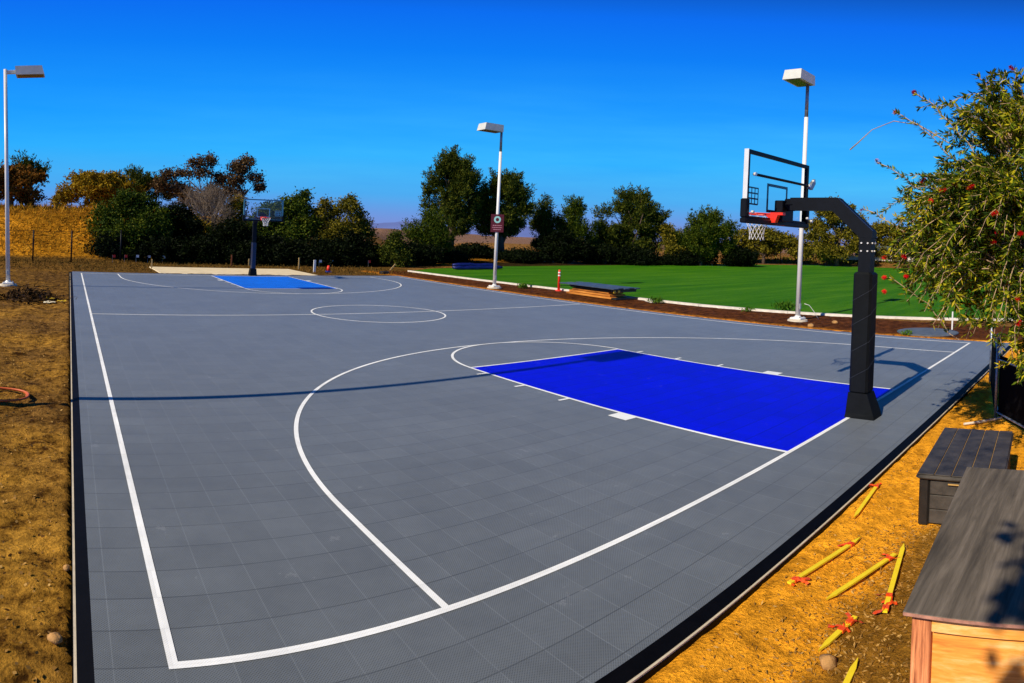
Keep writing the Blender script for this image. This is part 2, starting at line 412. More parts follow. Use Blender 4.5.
# distant hills
def hills(name, r, h0, seed, a0, a1, mat):
    vs = []; fs = []; n = 160
    for i in range(n+1):
        a = a0+(a1-a0)*i/n; h = h0*(.45+.55*abs(noise.noise((a*5, seed, 0)))+.35*noise.noise((a*14, seed, 2))+.15*noise.noise((a*50, seed, 2)))
        for rr, hh in ((r, -10), (r*1.12, h), (r*1.5, -10)):
            vs.append((rr*math.sin(a), rr*math.cos(a), hh))
    for i in range(n):
        for k in range(2): q = i*3+k; fs.append((q, q+3, q+4, q+1))
    return tag(MB().add(vs, fs).build(name, mat, smooth=True), kind='structure')
hills('hills', 5200, 190, 3.3, R(-25), R(110), M['hills'])

# ------------------------------------------------------------------ court
court = empty('basketball_court'); tag(court, kind='structure')
sl = MB().box(X0-.10, X1+.10, Y0-.10, Y1+.10, -.32, -.035)
sl.build('slab', M['slab'], court)
MB().box(X0-.104, X1+.104, Y0-.104, Y1+.104, -.30, -.046).build('slab_side_shade', M['trim'], court)  # black band painted in for the shade on the lower slab side
tr = MB()                                                 # sloped black edging all round
def trim(a, b, nrm):
    (ax, ay), (bx, by) = a, b; nx_, ny_ = nrm; w = .085
    tr.add([(ax, ay, -.002), (bx, by, -.002), (bx+nx_*w, by+ny_*w, -.028), (ax+nx_*w, ay+ny_*w, -.028), (bx+nx_*w, by+ny_*w, -.034), (ax+nx_*w, ay+ny_*w, -.034), (bx, by, -.034), (ax, ay, -.034)],
           [(0, 1, 2, 3), (3, 2, 4, 5), (5, 4, 6, 7), (0, 3, 5, 7), (1, 6, 4, 2)])
trim((X0, Y0), (X1, Y0), (0, -1)); trim((X0, Y1), (X0, Y0), (-1, 0)); trim((X1, Y0), (X1, Y1), (1, 0)); trim((X1, Y1), (X0, Y1), (0, 1))
tr.build('edge_trim', M['trim'], court)
MB().box(X0, X1, Y0, Y1, -.033, 0).build('tile_floor', M['tile'], court)
H = 25*F; LN = 84*F; w = .0254*.96
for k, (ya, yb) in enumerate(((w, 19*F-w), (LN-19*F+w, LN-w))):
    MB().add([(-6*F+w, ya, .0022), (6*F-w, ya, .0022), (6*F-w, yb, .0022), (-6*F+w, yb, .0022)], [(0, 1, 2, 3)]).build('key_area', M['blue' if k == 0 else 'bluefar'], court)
ZL = .0042
def sheet(m, x0, x1, y0, y1, z=ZL): m.add([(x0, y0, z), (x1, y0, z), (x1, y1, z), (x0, y1, z)], [(0, 1, 2, 3)])
def arc(m, cx, cy, r, a0, a1, n=96, z=ZL):
    vs = []
    for i in range(n+1):
        a = a0+(a1-a0)*i/n
        for rr in (r-w, r+w): vs.append((cx+rr*math.cos(a), cy+rr*math.sin(a), z))
    m.add(vs, [(2*i, 2*i+1, 2*i+3, 2*i+2) for i in range(n)])
b1 = MB(); e = w*1.08
sheet(b1, -H-e, -H+e, -e, LN+e); sheet(b1, H-e, H+e, -e, LN+e); sheet(b1, -H+e, H-e, -e, e); sheet(b1, -H+e, H-e, LN-e, LN+e)
b1.build('boundary_line', M['line'], court)
b2 = MB(); sheet(b2, -H+e, -6*F-w, LN/2-w, LN/2+w); sheet(b2, -6*F+w, 6*F-w, LN/2-w, LN/2+w); sheet(b2, 6*F+w, H-e, LN/2-w, LN/2+w); b2.build('centre_line', M['line'], court)
b3 = MB(); arc(b3, 0, LN/2, 6*F, 0, 2*math.pi); b3.build('centre_circle', M['line'], court)
RT = 19.75*F
for s in (0, 1):
    Y = (lambda y: y) if s == 0 else (lambda y: LN-y)
    def sh(m, x0, x1, ya, yb, z=ZL): sheet(m, x0, x1, min(Y(ya), Y(yb)), max(Y(ya), Y(yb)), z)
    m = MB(); a0, a1 = (0, math.pi) if s == 0 else (math.pi, 2*math.pi)
    arc(m, 0, Y(5.25*F), RT, a0, a1, 160)
    for q in (-1, 1): sh(m, q*RT-w, q*RT+w, e, 5.25*F)
    m.build('three_point_line', M['line'], court)
    m = MB(); arc(m, 0, Y(19*F), 6*F, a0, a1, 80, .0062); m.build('free_throw_arc', M['line'], court)
    m = MB()
    for q in (-1, 1): sh(m, q*6*F-w, q*6*F+w, e, 19*F+w)
    sh(m, -6*F+w, 6*F-w, 19*F-w, 19*F+w)
    for q in (-1, 1):
        def out(a, b, ya, yb): sh(m, min(q*a, q*b), max(q*a, q*b), ya, yb)
        out(6*F+w, 6*F+w+.20, 7*F, 8*F)
        for t in (11, 14.17, 17.33): out(6*F+w, 6*F+w+.18, t*F, t*F+.05)
    m.build('lane_line', M['line'], court)

# concrete pad behind the far baseline
pd = MB().box(-3.95, 3.8, Y1+.12, 31.3, -.2, -.012, .02).build('concrete_pad', M['padconc']); tag(pd, kind='structure')

# lawn and its kerb
edge = [(10.85, 30.3), (11.1, 24), (11.35, 18), (11.3, 14), (11.25, 10.4), (11.6, 7), (12.2, 4.2), (12.9, 2), (14, -1), (15, -6)]
lawn_pts = edge+[(60, -30), (88, -8), (84, 10), (76, 24), (67, 31), (55, 36.2), (42, 37), (30, 36.6), (22, 35.6), (14, 33)]
lw = MB(); zz = -.03
cx_, cy_ = 40, 10
vs = [(x, y, zz) for x, y in lawn_pts]+[(cx_, cy_, zz)]
lw.add(vs, [(i, (i+1) % len(lawn_pts), len(lawn_pts)) for i in range(len(lawn_pts))])
tag(lw.build('lawn', M['lawn']), kind='structure')
kb = MB(); wv = .09
for (ax, ay), (bx, by) in zip(edge[:-1], edge[1:]):
    dx, dy = bx-ax, by-ay; l_ = math.hypot(dx, dy); px, py = dy/l_*wv, -dx/l_*wv
    kb.add([(ax-px, ay-py, .035), (bx-px, by-py, .035), (bx+px, by+py, .035), (ax+px, ay+py, .035), (ax-px, ay-py, -.2), (bx-px, by-py, -.2), (bx+px, by+py, -.2), (ax+px, ay+py, -.2)],
           [(0, 1, 2, 3), (0, 4, 5, 1), (3, 2, 6, 7)])
tag(kb.build('kerb', M['curb']), kind='structure')

# ------------------------------------------------------------------ hoops
def make_hoop(near=True):
    t = empty('basketball_hoop')
    padm = M['padblack'] if near else M['farblue']
    MB().box(-.085, .085, -.085, .085, 0, 2.735).build('pole', M['hoopblack'], t)
    hh = []
    if near:
        for zz in (2.50, 2.62):
            for xx in (-.045, .045): hh.append(((xx, -.087, zz), (xx, -.102, zz)))
            for yy in (-.045, .045): hh.append(((-.087, yy, zz), (-.102, yy, zz)))
        for a, b in hh: MB().tube([a, b], .013, 8).build('bolt', M['bolt'], t)
    pw = .132 if near else .105
    p = MB().box(-pw, pw, -pw, pw, .36, 2.18 if near else 1.75, .03).build('pole_padding', padm, t)
    for z in (.75, 1.15, 1.55, 1.92):
        if z < 1.7 or near: MB().tube([(-pw-.0015, pw, z-.18), (-pw-.0015, -pw-.0015, z), (pw, -pw-.0015, z+.12)], .0022, 5).build('padding_seam', M['padseam'], p)
    # flared foot cover
    pts = [(-.134, -.134, .37), (.134, -.134, .37), (.134, .134, .37), (-.134, .134, .37)]
    low = [(-.15, -.25, .0), (.15, -.25, .0), (.17, .16, .0), (-.17, .16, .0)]
    mid = [(-.148, -.235, .07), (.148, -.235, .07), (.16, .15, .07), (-.16, .15, .07)]
    MB().add(low+mid+pts, [(3, 2, 1, 0), (0, 1, 5, 4), (1, 2, 6, 5), (2, 3, 7, 6), (3, 0, 4, 7), (4, 5, 9, 8), (5, 6, 10, 9), (6, 7, 11, 10), (7, 4, 8, 11), (8, 9, 10, 11)]).build('foot_cover', M['padblack'], t)
    arm = MB().prism([(-.10, 2.70), (-.10, 2.80), (.43, 3.31), (1.14, 3.31), (1.14, 3.11), (.50, 3.11), (.10, 2.72), (.10, 2.70)], 'x', -.088, .088)
    a = arm.build('arm', M['hoopblack'], t)
    MB().add([(-.088, -.103, 2.81), (-.076, -.103, 2.81), (-.076, .427, 3.316), (-.088, .427, 3.316)], [(0, 1, 2, 3)]).build('arm_edge', M['greysteel'], a)
    MB().tube([(0, 1.10, 3.2), (0, 1.26, 3.2)], .10, 4).build('arm_bracket', M['hoopblack'], a)
    # backboard
    bb = MB().add([(-.87, 1.306, 2.945), (.87, 1.306, 2.945), (.87, 1.306, 3.925), (-.87, 1.306, 3.925)], [(0, 1, 2, 3)]).build('backboard', M['glass'], t)
    fr = MB(); W = .914; z0, z1 = 2.896, 3.965; q = .055
    fr.box(-W+.004, W-.004, 1.27, 1.325, z1-q, z1); fr.box(-W+.004, W-.004, 1.268, 1.323, z0, z0+q+.02); fr.box(-W+.004, -W+q, 1.27, 1.325, z0+q+.02, z1-q); fr.box(W-q, W-.004, 1.27, 1.325, z0+q+.02, z1-q)
    f = fr.build('frame', M['hoopblack'] if near else M['farframe'], bb)
    MB().box(-W-.004, -W+.003, 1.262, 1.330, z0+.32, z1+.004).build('side_channel', M['alu'] if near else M['farframe'], f)
    pe = MB()
    pe.box(-W-.03, W+.03, 1.245, 1.35, z0-.035, z0+.045, .015)
    for s in (-1, 1): pe.box(min(s*(W+.03), s*(W-.055)), max(s*(W+.03), s*(W-.055)), 1.245, 1.35, z0+.047, z0+(.33 if near else .26), .015)
    pe.build('edge_padding', M['hoopblack'], bb)
    sq = MB(); s0, s1, zb, zt, tt = -.305, .305, 3.06, 3.52, .045
    for (xa, xb, za, zc) in ((s0, s1, zt-tt, zt), (s0, s1, zb, zb+tt), (s0, s0+tt, zb+tt, zt-tt), (s1-tt, s1, zb+tt, zt-tt)): sq.box(xa, xb, 1.3125, 1.3155, za, zc)
    sq.build('target_square', M['decal'] if near else M['mark'], bb)  # backlit look of the near square is put into its darker colour
    dc = MB(); dx0 = -.80 if near else -.80
    for i in range(4): dc.box(dx0+i*.085-.009, dx0+i*.085+.009, 1.3125, 1.3155, 3.16, 3.42)
    for i in range(4): dc.box(dx0, dx0+.255, 1.3157, 1.3165, 3.16+i*.083-.012, 3.16+i*.083+.012)
    dc.build('grid_decal', M['decal'] if near else M['mark'], bb)
    if near:
        br = MB().tube([(-.80, 1.24, 3.60), (.84, 1.24, 3.60)], .022, 8).build('cross_brace', M['hoopblack'], bb)
        for x in (-.80, .84): MB().tube([(x, 1.235, 3.60), (x, 1.205, 3.60)], .026, 10).build('bolt', M['bolt'], br)
        MB().prism([(.86, 3.56), (.93, 3.66), (1.03, 3.74), (1.05, 3.66), (.95, 3.54)], 'y', 1.215, 1.265).build('hanger_bracket', M['greysteel'], bb)
        for x, z in ((-.82, 3.03), (.82, 3.03), (.98, 3.70), (.97, 2.99)): MB().tube([(x, 1.24, z), (x, 1.205, z)], .022, 10).build('bolt', M['bolt'], bb)
        MB().box(-.17, .17, 1.13, 1.262, 2.93, 3.26, .01).build('mount_plate', M['hoopblack'], bb)
    else:
        MB().box(-.17, .17, 1.13, 1.262, 2.93, 3.26, .01).build('mount_plate', M['hoopblack'], bb)
    # rim and net
    cy = 1.70; rr = .229; zr = 3.048
    rm = MB().tube([(rr*math.cos(a_), cy+rr*math.sin(a_), zr) for a_ in [2*math.pi*i/40 for i in range(41)]], .0125, 8)
    rm.prism([(-.11, zr-.012), (.11, zr-.012), (.11, zr+.012), (-.11, zr+.012)], 'y', 1.33, cy-rr+.015)
    for s in (-1, 1): rm.prism([(1.33, zr-.16), (1.345, zr-.16), (cy-rr+.06, zr-.01), (1.33, zr-.01)], 'x', s*.10-.004, s*.10+.004)
    rm.box(-.13, .13, 1.318, 1.336, zr-.18, zr+.05)
    r_ = rm.build('rim', M['rim'], t)
    if near: MB().prism([(1.14, zr+.012), (1.335, zr+.012), (1.335, zr-.15), (1.26, zr-.15), (1.22, zr-.03), (1.14, zr-.03)], 'x', -.27, -.19).build('rim_mount', M['rim'], r_)
    nb = MB(); ns, nr = 12, 6; prof = [.222, .19, .155, .125, .108, .105, .11]
    pt = lambda i, j: (prof[j]*math.cos(2*math.pi*(i+.5*(j % 2))/ns), cy+prof[j]*math.sin(2*math.pi*(i+.5*(j % 2))/ns), zr-.015-.068*j)
    for j in range(nr):
        for i in range(ns):
            a_ = pt(i, j)
            o = i if j % 2 == 0 else i+1
            nb.tube([a_, pt(o, j+1)], .003, 4, False); nb.tube([a_, pt(o-1, j+1)], .003, 4, False)
    nb.build('net', M['net'], r_)
    if near:
        for o in [x for x in bpy.data.objects if x.parent == t and x.name.split('.')[0] in ('backboard',)]: o.location.y += .08
        for o in [x for x in bpy.data.objects if x.parent == t and x.name.split('.')[0] == 'rim']: o.location.y += .01
    return t
h1 = make_hoop(True); h1.location = (0.03, -.10, 0); tag(h1, 'black basketball hoop with padded pole seen from behind at the near baseline', 'basketball hoop')
h2 = make_hoop(False); h2.location = (0.22, LN+.45, 0); h2.rotation_euler = (0, 0, math.pi); tag(h2, 'basketball hoop facing the camera across the far end of the court, dark shrubs behind it', 'basketball hoop')

# ------------------------------------------------------------------ lamp posts
def make_lamp(x, y, h, d, label, joint=None, armlen=.38, tilt=0, z0=-.05):
    t = empty('lamp_post', (x, y, z0)); tag(t, label, 'lamp post', 'lamp posts around the court')
    hz = h-z0
    top = joint-z0 if joint else hz
    MB().tube([(0, 0, .1), (0, 0, top)], [.078, .062], 16).build('pole', M['white'], t, True)
    if joint: MB().tube([(0, 0, top), (0, 0, hz)], [.058, .052], 16).build('upper_pole', M['greysteel'], t, True)
    MB().box(-.19, .19, -.19, .19, .06, .13, .02).tube([(0, 0, .12), (0, 0, .2)], [.12, .075], 16).build('base_plate', M['white'], t)
    MB().box(-.045, .045, -.085, -.070, .42, .60, .004).build('access_cover', M['lampface'], t)
    for bx in (-.14, .14):
        for by in (-.14, .14): MB().tube([(bx, by, .13), (bx, by, .165)], .016, 6).build('anchor_bolt', M['greysteel'], t)
    MB().tube([(0, 0, -.25), (0, 0, .0), (0, 0, .058), (0, 0, .061)], [.32, .32, .30, .28], 20).build('footing', M['slab'], t)
    MB().box(min(d*.03, d*armlen), max(d*.03, d*armlen), -.05, .05, hz-.19, hz-.05, .01).build('arm', M['lampface'], t)
    x0, x1 = armlen, armlen+.98
    z1 = hz+.05; z2 = hz-.29
    vs = []
    for yy in (-.30, .30):
        vs += [(d*(x0-.02), yy*.92, z1), (d*(x1-.08), yy*.92, z1), (d*x1, yy, z2), (d*x0, yy, z2)]
    hd = MB().add(vs, [(0, 1, 2, 3), (7, 6, 5, 4), (0, 4, 5, 1), (1, 5, 6, 2), (0, 3, 7, 4), (3, 2, 6, 7)]).build('lamp_head', M['lampface'], t)
    MB().box(min(d*(x0+.06), d*(x1-.05)), max(d*(x0+.06), d*(x1-.05)), -.20, .20, z2-.022, z2-.002).build('lens', M['lens'], hd)
    return t
lp_ = make_lamp(-10.28, 19.7, 8.50, 1, 'white lamp post rising from bare dirt left of the court', None); lp_.rotation_euler = (0, R(-2.3), 0)
m_ = make_lamp(9.05, 19.6, 7.92, -1, 'white lamp post carrying a small red sign, between court and lawn', 6.7, .12)
make_lamp(9.8, 5.75, 8.40, -1, 'white lamp post directly behind the near backboard', 7.05, .10)
make_lamp(-10.30, 4.98, 8.42, 1, 'white lamp post beyond the left frame edge whose shadow crosses the near half court', None, z0=-.12)
# red sign on the middle lamp
s_ = empty('sign', (9.05, 19.6, 0)); s_.rotation_euler = (0, 0, R(-37)); tag(s_, 'dark red rectangular sign with a pale ring, strapped to the middle lamp post', 'sign')
pn = MB().box(-.28, .28, -.095, -.080, 2.72, 3.60).build('panel', M['signred'], s_)
rg = MB(); cz = 3.34; n = 32
for rr0, rr1 in ((.075, .15),):
    vs = []
    for i in range(n+1):
        a = 2*math.pi*i/n
        for q in (rr0, rr1): vs.append((q*math.cos(a), -.099, cz+q*1.15*math.sin(a)))
    rg.add(vs, [(2*i, 2*i+1, 2*i+3, 2*i+2) for i in range(n)])
rg.build('ring_symbol', M['signpale'], pn)
for k, (z, hw) in enumerate(((3.05, .19), (2.95, .21), (2.85, .16))):
    tx = MB(); x = -hw
    random.seed(k)
    while x < hw:
        ww = random.uniform(.03, .07); tx.box(x, min(hw, x+ww), -.099, -.096, z-.018, z+.018); x += ww+.018
    tx.build('text_line', M['signtext'], pn)
for z in (2.9, 3.4): MB().box(-.05, .05, -.0795, -.062, z, z+.06).build('strap', M['greysteel'], s_)

# ------------------------------------------------------------------ trees
def make_tree(name, label, x, y, lobes, n, leaf, mat, seed, trunk=None, cat='tree', group=None, tuft=0, limbs=6, elong=1.9, crad=.42, trunkmat='bark', z0=None, shrink=.9):
    """lobes: (dx, dy, z, rx, rz) around the trunk"""
    if tuft: shrink *= .88
    rng = np.random.default_rng(seed); rnd = random.Random(seed)
    gz = (base_h(x, y) if x > 14 or x < -11 or y > 57 or y < 30 else -.05) if z0 is None else z0
    if x > 60: gz = 0
    t = empty(name, (x, y, gz)); tag(t, label, cat, group)
    Lb = np.array(lobes, float); wt = Lb[:, 3]**1.4*Lb[:, 4]**.6; wt /= wt.sum()
    n = int(n*(2.1 if tuft else 1.35)); ncl = max(20, n//30)
    li = rng.choice(len(Lb), ncl, p=wt)
    d = rng.normal(size=(ncl, 3)); d /= np.linalg.norm(d, axis=1)[:, None]
    shell = rng.random(ncl) < .72
    rad = np.where(shell, .66+.40*rng.random(ncl)**1.3, .70*rng.random(ncl)**.5)*shrink
    c = Lb[li, :3]+d*rad[:, None]*np.stack([Lb[li, 3], Lb[li, 3], Lb[li, 4]], 1)
    fq = .55 if tuft else .75
    gap = np.array([noise.noise((p[0]*fq+seed, p[1]*fq, p[2]*fq)) for p in c])
    gap = gap+np.where(c[:, 2] > .82*Lb[:, 2].max(), .3, 0)
    ok = gap > {'brown': -.26}.get(mat, -.20 if tuft else -.34); c = c[ok]; d = d[ok]; shell = shell[ok]; ncl = len(c)
    crd = crad*(.40+.85*rng.random(ncl))
    per = max(8, n//ncl)
    off = rng.normal(size=(ncl, per, 3))*.42
    P_ = (c[:, None, :]+off*crd[:, None, None])
    dirs = rng.normal(size=P_.shape)
    if tuft:                                                # upswept plumes at the ends of the boughs
        up_ = d*np.array([.55, .55, .25])+np.array([0, 0, .95]); up_ /= np.linalg.norm(up_, axis=1)[:, None]
        ln_ = np.where(shell & (d[:, 2] > -.2), rng.uniform(.55, 1.35, ncl), rng.uniform(.3, .6, ncl))
        tt = rng.random((ncl, per)); wd_ = (.30*(1-tt)**.7+.05)*(.6+.5*ln_[:, None])
        P_ = c[:, None, :]+up_[:, None, :]*(tt*ln_[:, None])[:, :, None]+rng.normal(size=(ncl, per, 3))*(wd_*.55)[:, :, None]
        dirs = rng.normal(size=P_.shape)*.8+up_[:, None, :]*1.1
    P_ = P_.reshape(-1, 3); dirs = dirs.reshape(-1, 3)
    keep = P_[:, 2] > .05
    P_, dirs = P_[keep], dirs[keep]
    V_ = leaves(P_, dirs, leaf*elong*(1.15 if tuft else 1), leaf*(.62 if tuft else 1), rng); m = len(P_)
    trk = MB(); tz = max(l[2] for l in lobes)*.72
    tr_ = trunk or .16
    bend = [(rnd.uniform(-.12, .12)*i, rnd.uniform(-.12, .12)*i) for i in range(4)]
    pts = [(bend[i][0], bend[i][1], -.2+(tz+.2)*i/3) for i in range(4)]
    trk.tube(pts, [tr_*1.25, tr_, tr_*.7, tr_*.3], 8)
    for k in range(min(limbs, 3*len(lobes))):
        q = lobes[k % len(lobes)]; s = rnd.uniform(.25, .8); a = Vector(pts[0]).lerp(Vector(pts[3]), s)
        e_ = Vector((q[0]+rnd.uniform(-.6, .6)*q[3], q[1]+rnd.uniform(-.6, .6)*q[3], q[2]+rnd.uniform(-.2, .7)*q[4]))
        mid = a.lerp(e_, .5)+Vector((rnd.uniform(-.2, .2), rnd.uniform(-.2, .2), -.1))
        trk.tube([a, mid, e_], [tr_*.5, tr_*.32, tr_*.1], 6)
    trk.build('trunk', M[trunkmat], t, True)
    np_mesh('crown', V_, np.arange(4*m).reshape(-1, 4), M['leaf_'+mat], t)
    return t
def lob(rnd, hw, z0, z1, k, flat=1.0, dy=.8):
    out = []
    for i in range(k):
        f = (i+.5)/k; z = z0+(z1-z0)*f
        out.append((rnd.uniform(-.45, .45)*hw, rnd.uniform(-dy, dy)*hw*.6, z, hw*rnd.uniform(.45, .7), (z1-z0)/k*rnd.uniform(.7, 1.1)*flat))
    return out
# (the crown lobes are given along x, y so the silhouettes follow each tree)
ca, sa = math.cos(R(20)), math.sin(R(20))
def blobs(spec, az, k=1):
    """spec: (lateral, z, r, rz) seen from the court; az = bearing of the tree from the court corner"""
    r = random.Random(len(spec)+int(az*7)); c, s = math.cos(R(az)), -math.sin(R(az))
    spec = [(l*k, z, rr*(1+k)/2, rz) for l, z, rr, rz in spec]
    return [(l*c+r.uniform(-.5, .5)*rr*.8*-s*-1, l*s+r.uniform(-.5, .5)*rr*.8, z, rr, rz) for l, z, rr, rz in spec]
TG = 'trees along the back of the site'
make_tree('oak_tree', 'rust and green oak on the hillside behind the left lamp post', -12.6, 44.6, blobs([(-1.2, 2.0, 1.6, 1.4), (.5, 1.9, 1.5, 1.2), (.9, 3.0, 1.1, .7), (2.0, 2.6, .7, .4), (-.6, 3.0, 1.4, .7), (1.3, 1.0, 1.1, .8), (-2.4, 1.3, 1.4, 1.0)], -5), 9000, .13, 'autumn', 11, .2, group=TG)
make_tree('pine_tree', 'dark ragged pine top at the left frame edge above the rust oak', -11.9, 46.5, blobs([(.2, 3.4, .9, .6), (1.3, 3.1, .7, .4), (.6, 2.6, .8, .5)], -5), 2200, .12, 'pine', 12, .14, group=TG, tuft=1.4)
make_tree('oak_tree', 'broad golden oak on top of the dry hill', -6.0, 58.7, blobs([(0, 2.9, 2.6, 1.5), (-2.3, 2.2, 1.5, 1.1), (2.2, 2.7, 1.8, 1.3), (-.8, 3.7, 1.8, .9), (1.5, 3.8, 1.6, .8), (3.6, 2.2, 1.4, 1.2), (-3.0, 1.2, 1.0, .7), (1, 1.2, 2.4, 1.0)], 2), 15000, .15, 'gold', 13, .25, group=TG)
make_tree('pine_tree', 'dark pine tops showing behind the golden oak and the large green bush', -1.2, 64.5, blobs([(0, 5.6, 1.6, 1.2), (-2.5, 5.0, 1.3, .9), (1.6, 5.8, 1.0, 1.0), (2.7, 4.8, 1.3, 1.2), (0, 3.5, 2.6, 1.4), (-.6, 6.7, .7, .7)], 6), 8000, .15, 'pine', 14, .22, group=TG, tuft=1.3, z0=1.3)
make_tree('large_bush', 'largest dense dark green bush behind the far left court corner', -4.6, 38.6, blobs([(0, 1.4, 2.4, 1.6), (-1.3, 2.9, 1.3, 1.1), (.5, 3.7, 1.4, 1.2), (1.5, 2.6, 1.5, 1.4), (-.2, 4.4, .8, .6), (-1.9, 1.2, 1.2, 1.2), (2.0, 1.0, 1.2, 1.1)], 5), 24000, .10, 'green', 15, .16, 'bush', limbs=4, crad=.5)
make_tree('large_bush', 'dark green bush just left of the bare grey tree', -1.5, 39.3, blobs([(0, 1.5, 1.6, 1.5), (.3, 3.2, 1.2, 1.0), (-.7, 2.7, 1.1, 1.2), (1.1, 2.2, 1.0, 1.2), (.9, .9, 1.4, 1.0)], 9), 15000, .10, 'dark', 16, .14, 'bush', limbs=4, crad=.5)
make_tree('pine_tree', 'tall open brown pine with clumped ragged branches standing highest left of the far hoop', 4.4, 55.4, blobs([(-1.3, 8.5, .8, .5), (0, 8.9, .55, .5), (-2.4, 7.5, .9, .5), (-3.9, 7.3, .7, .45), (-4.5, 6.4, .8, .5), (-3.0, 6.0, 1.2, .6), (-.8, 7.4, 1.1, .6), (.7, 7.2, .9, .5), (2.4, 8.2, .9, .6), (3.2, 8.8, .7, .45), (2.0, 7.0, 1.1, .6), (3.9, 7.3, .8, .4), (4.4, 6.4, .6, .35), (.8, 6.0, 1.5, .7), (-1.6, 5.2, 1.5, .8), (2.4, 5.6, 1.0, .6), (-.2, 4.6, 1.5, .9)], 12), 15000, .12, 'brown', 17, .20, group=TG, limbs=12, crad=.62).scale = (1, 1, 1.06)
make_tree('shrub', 'golden yellow shrub glowing between the bush and the bare tree', .3, 41.5, blobs([(0, 1.7, .9, .6), (-.5, 1.2, .8, .6), (.7, 1.0, .8, .8)], 11), 3500, .10, 'gold', 18, .07, 'shrub', z0=.9)
make_tree('oak_tree', 'yellow leaved tree to the left of the far backboard', 4.1, 45.3, blobs([(0, 3.7, 1.0, 1.1), (-.4, 2.6, 1.1, .9), (.5, 2.2, 1.0, 1.0), (.2, 4.7, .6, .5)], 13), 6000, .11, 'gold', 19, .12, group=TG)
make_tree('evergreen_tree', 'rounded dark green tree behind the far backboard', 6.0, 39.5, blobs([(-.3, 3.7, 1.5, 1.1), (.9, 4.4, 1.1, .9), (-1.3, 3.0, 1.1, 1.1), (1.2, 3.0, 1.2, 1.1), (0, 1.9, 1.9, 1.3), (.2, .8, 2.2, 1.0), (1.5, 5.2, .5, .4)], 17), 22000, .10, 'green', 20, .16, group=TG, crad=.5)
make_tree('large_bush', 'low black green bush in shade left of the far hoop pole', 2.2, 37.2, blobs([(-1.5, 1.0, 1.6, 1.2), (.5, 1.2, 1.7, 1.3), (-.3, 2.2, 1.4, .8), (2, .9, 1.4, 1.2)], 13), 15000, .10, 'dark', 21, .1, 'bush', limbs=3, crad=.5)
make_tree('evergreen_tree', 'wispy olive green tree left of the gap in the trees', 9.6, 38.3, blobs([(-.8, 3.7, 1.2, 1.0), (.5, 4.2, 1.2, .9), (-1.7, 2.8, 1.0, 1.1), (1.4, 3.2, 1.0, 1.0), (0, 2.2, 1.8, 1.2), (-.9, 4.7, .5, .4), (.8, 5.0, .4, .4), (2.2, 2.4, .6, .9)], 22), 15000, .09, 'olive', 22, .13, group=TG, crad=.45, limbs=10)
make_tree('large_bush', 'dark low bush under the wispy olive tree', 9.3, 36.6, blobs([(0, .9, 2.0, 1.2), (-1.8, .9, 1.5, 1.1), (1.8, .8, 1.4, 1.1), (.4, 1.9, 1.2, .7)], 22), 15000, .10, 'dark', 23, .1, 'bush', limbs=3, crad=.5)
make_tree('shrub', 'small rounded dark shrub beside the gap showing distant plain', 12.2, 34.9, blobs([(0, 1.2, .85, .9), (.1, 2.1, .55, .7), (-.5, .7, .7, .7), (.6, .6, .7, .7)], 26), 6500, .08, 'pine', 24, .07, 'shrub', limbs=3)
make_tree('pine_tree', 'tallest dark pine, left of the middle lamp post', 22.3, 43.6, blobs([(-.1, 9.6, .75, .9), (-1.1, 8.7, .7, .8), (.9, 8.8, .8, .8), (-.1, 8.3, 1.4, .9), (-1.6, 7.4, 1.0, .8), (1.4, 7.4, 1.1, .9), (0, 7.0, 1.7, 1.0), (-2.2, 6.2, .8, .6), (2.1, 6.2, .8, .7), (0, 5.6, 2.0, .9), (-2.3, 4.8, .9, .6), (1.6, 4.8, 1.5, .8), (-.8, 4.3, 1.7, .7), (.4, 2.6, 1.5, 1.0), (1.6, 3.4, 1.5, .8), (-1.2, 3.2, 1.4, .8)], 28, .85), 26000, .13, 'pine', 25, .30, group=TG, tuft=1.9, limbs=12, crad=.62, shrink=.92).scale = (.92, .92, .93)
make_tree('pine_tree', 'broad leaning pine right behind the middle lamp post', 27.2, 42.8, blobs([(-.3, 6.9, 1.1, .7), (1.0, 6.9, .9, .7), (-1.5, 5.9, 1.1, .8), (.4, 5.8, 1.6, .9), (2.0, 5.6, 1.1, .7), (3.0, 4.6, .6, .35), (-2.2, 4.8, 1.2, .8), (-.5, 4.5, 1.8, .9), (1.6, 4.2, 1.1, .6), (-1.6, 3.3, 1.4, .7), (1.8, 2.9, .9, .6), (-.2, 3.2, 1.5, .8), (-1.4, 2.3, 1.4, .8), (.4, 2.2, 1.1, .7)], 34, .78), 20000, .13, 'pine', 26, .26, group=TG, tuft=1.6, limbs=12, crad=.55, shrink=.92)
make_tree('large_bush', 'green feathery bush at the foot of the tallest pine', 17.7, 39.6, blobs([(0, 1.6, 1.4, 1.3), (.3, 2.9, 1.0, .9), (-.8, 2.2, .9, .9), (.8, 1.4, 1.2, 1.1), (.1, 3.6, .5, .5)], 28), 9000, .10, 'green', 27, .12, 'bush', tuft=1.4, limbs=4)
make_tree('large_bush', 'dark shaded bush left of the green feathery bush', 15.4, 38.2, blobs([(0, .8, 1.5, 1.1), (-1.2, .6, 1.2, .8), (1.2, .8, 1.2, .9)], 28), 6000, .11, 'dark', 28, .1, 'bush', limbs=3)
make_tree('cypress_tree', 'narrow spired conifer right of the middle lamp post', 32.6, 43.4, blobs([(0, 5.2, .35, .6), (.0, 4.4, .65, .7), (-.2, 3.5, .95, .8), (.2, 2.6, 1.2, .9), (0, 1.4, 1.4, 1.1)], 37), 8000, .12, 'pine', 29, .16, group=TG, tuft=1.5, limbs=4)
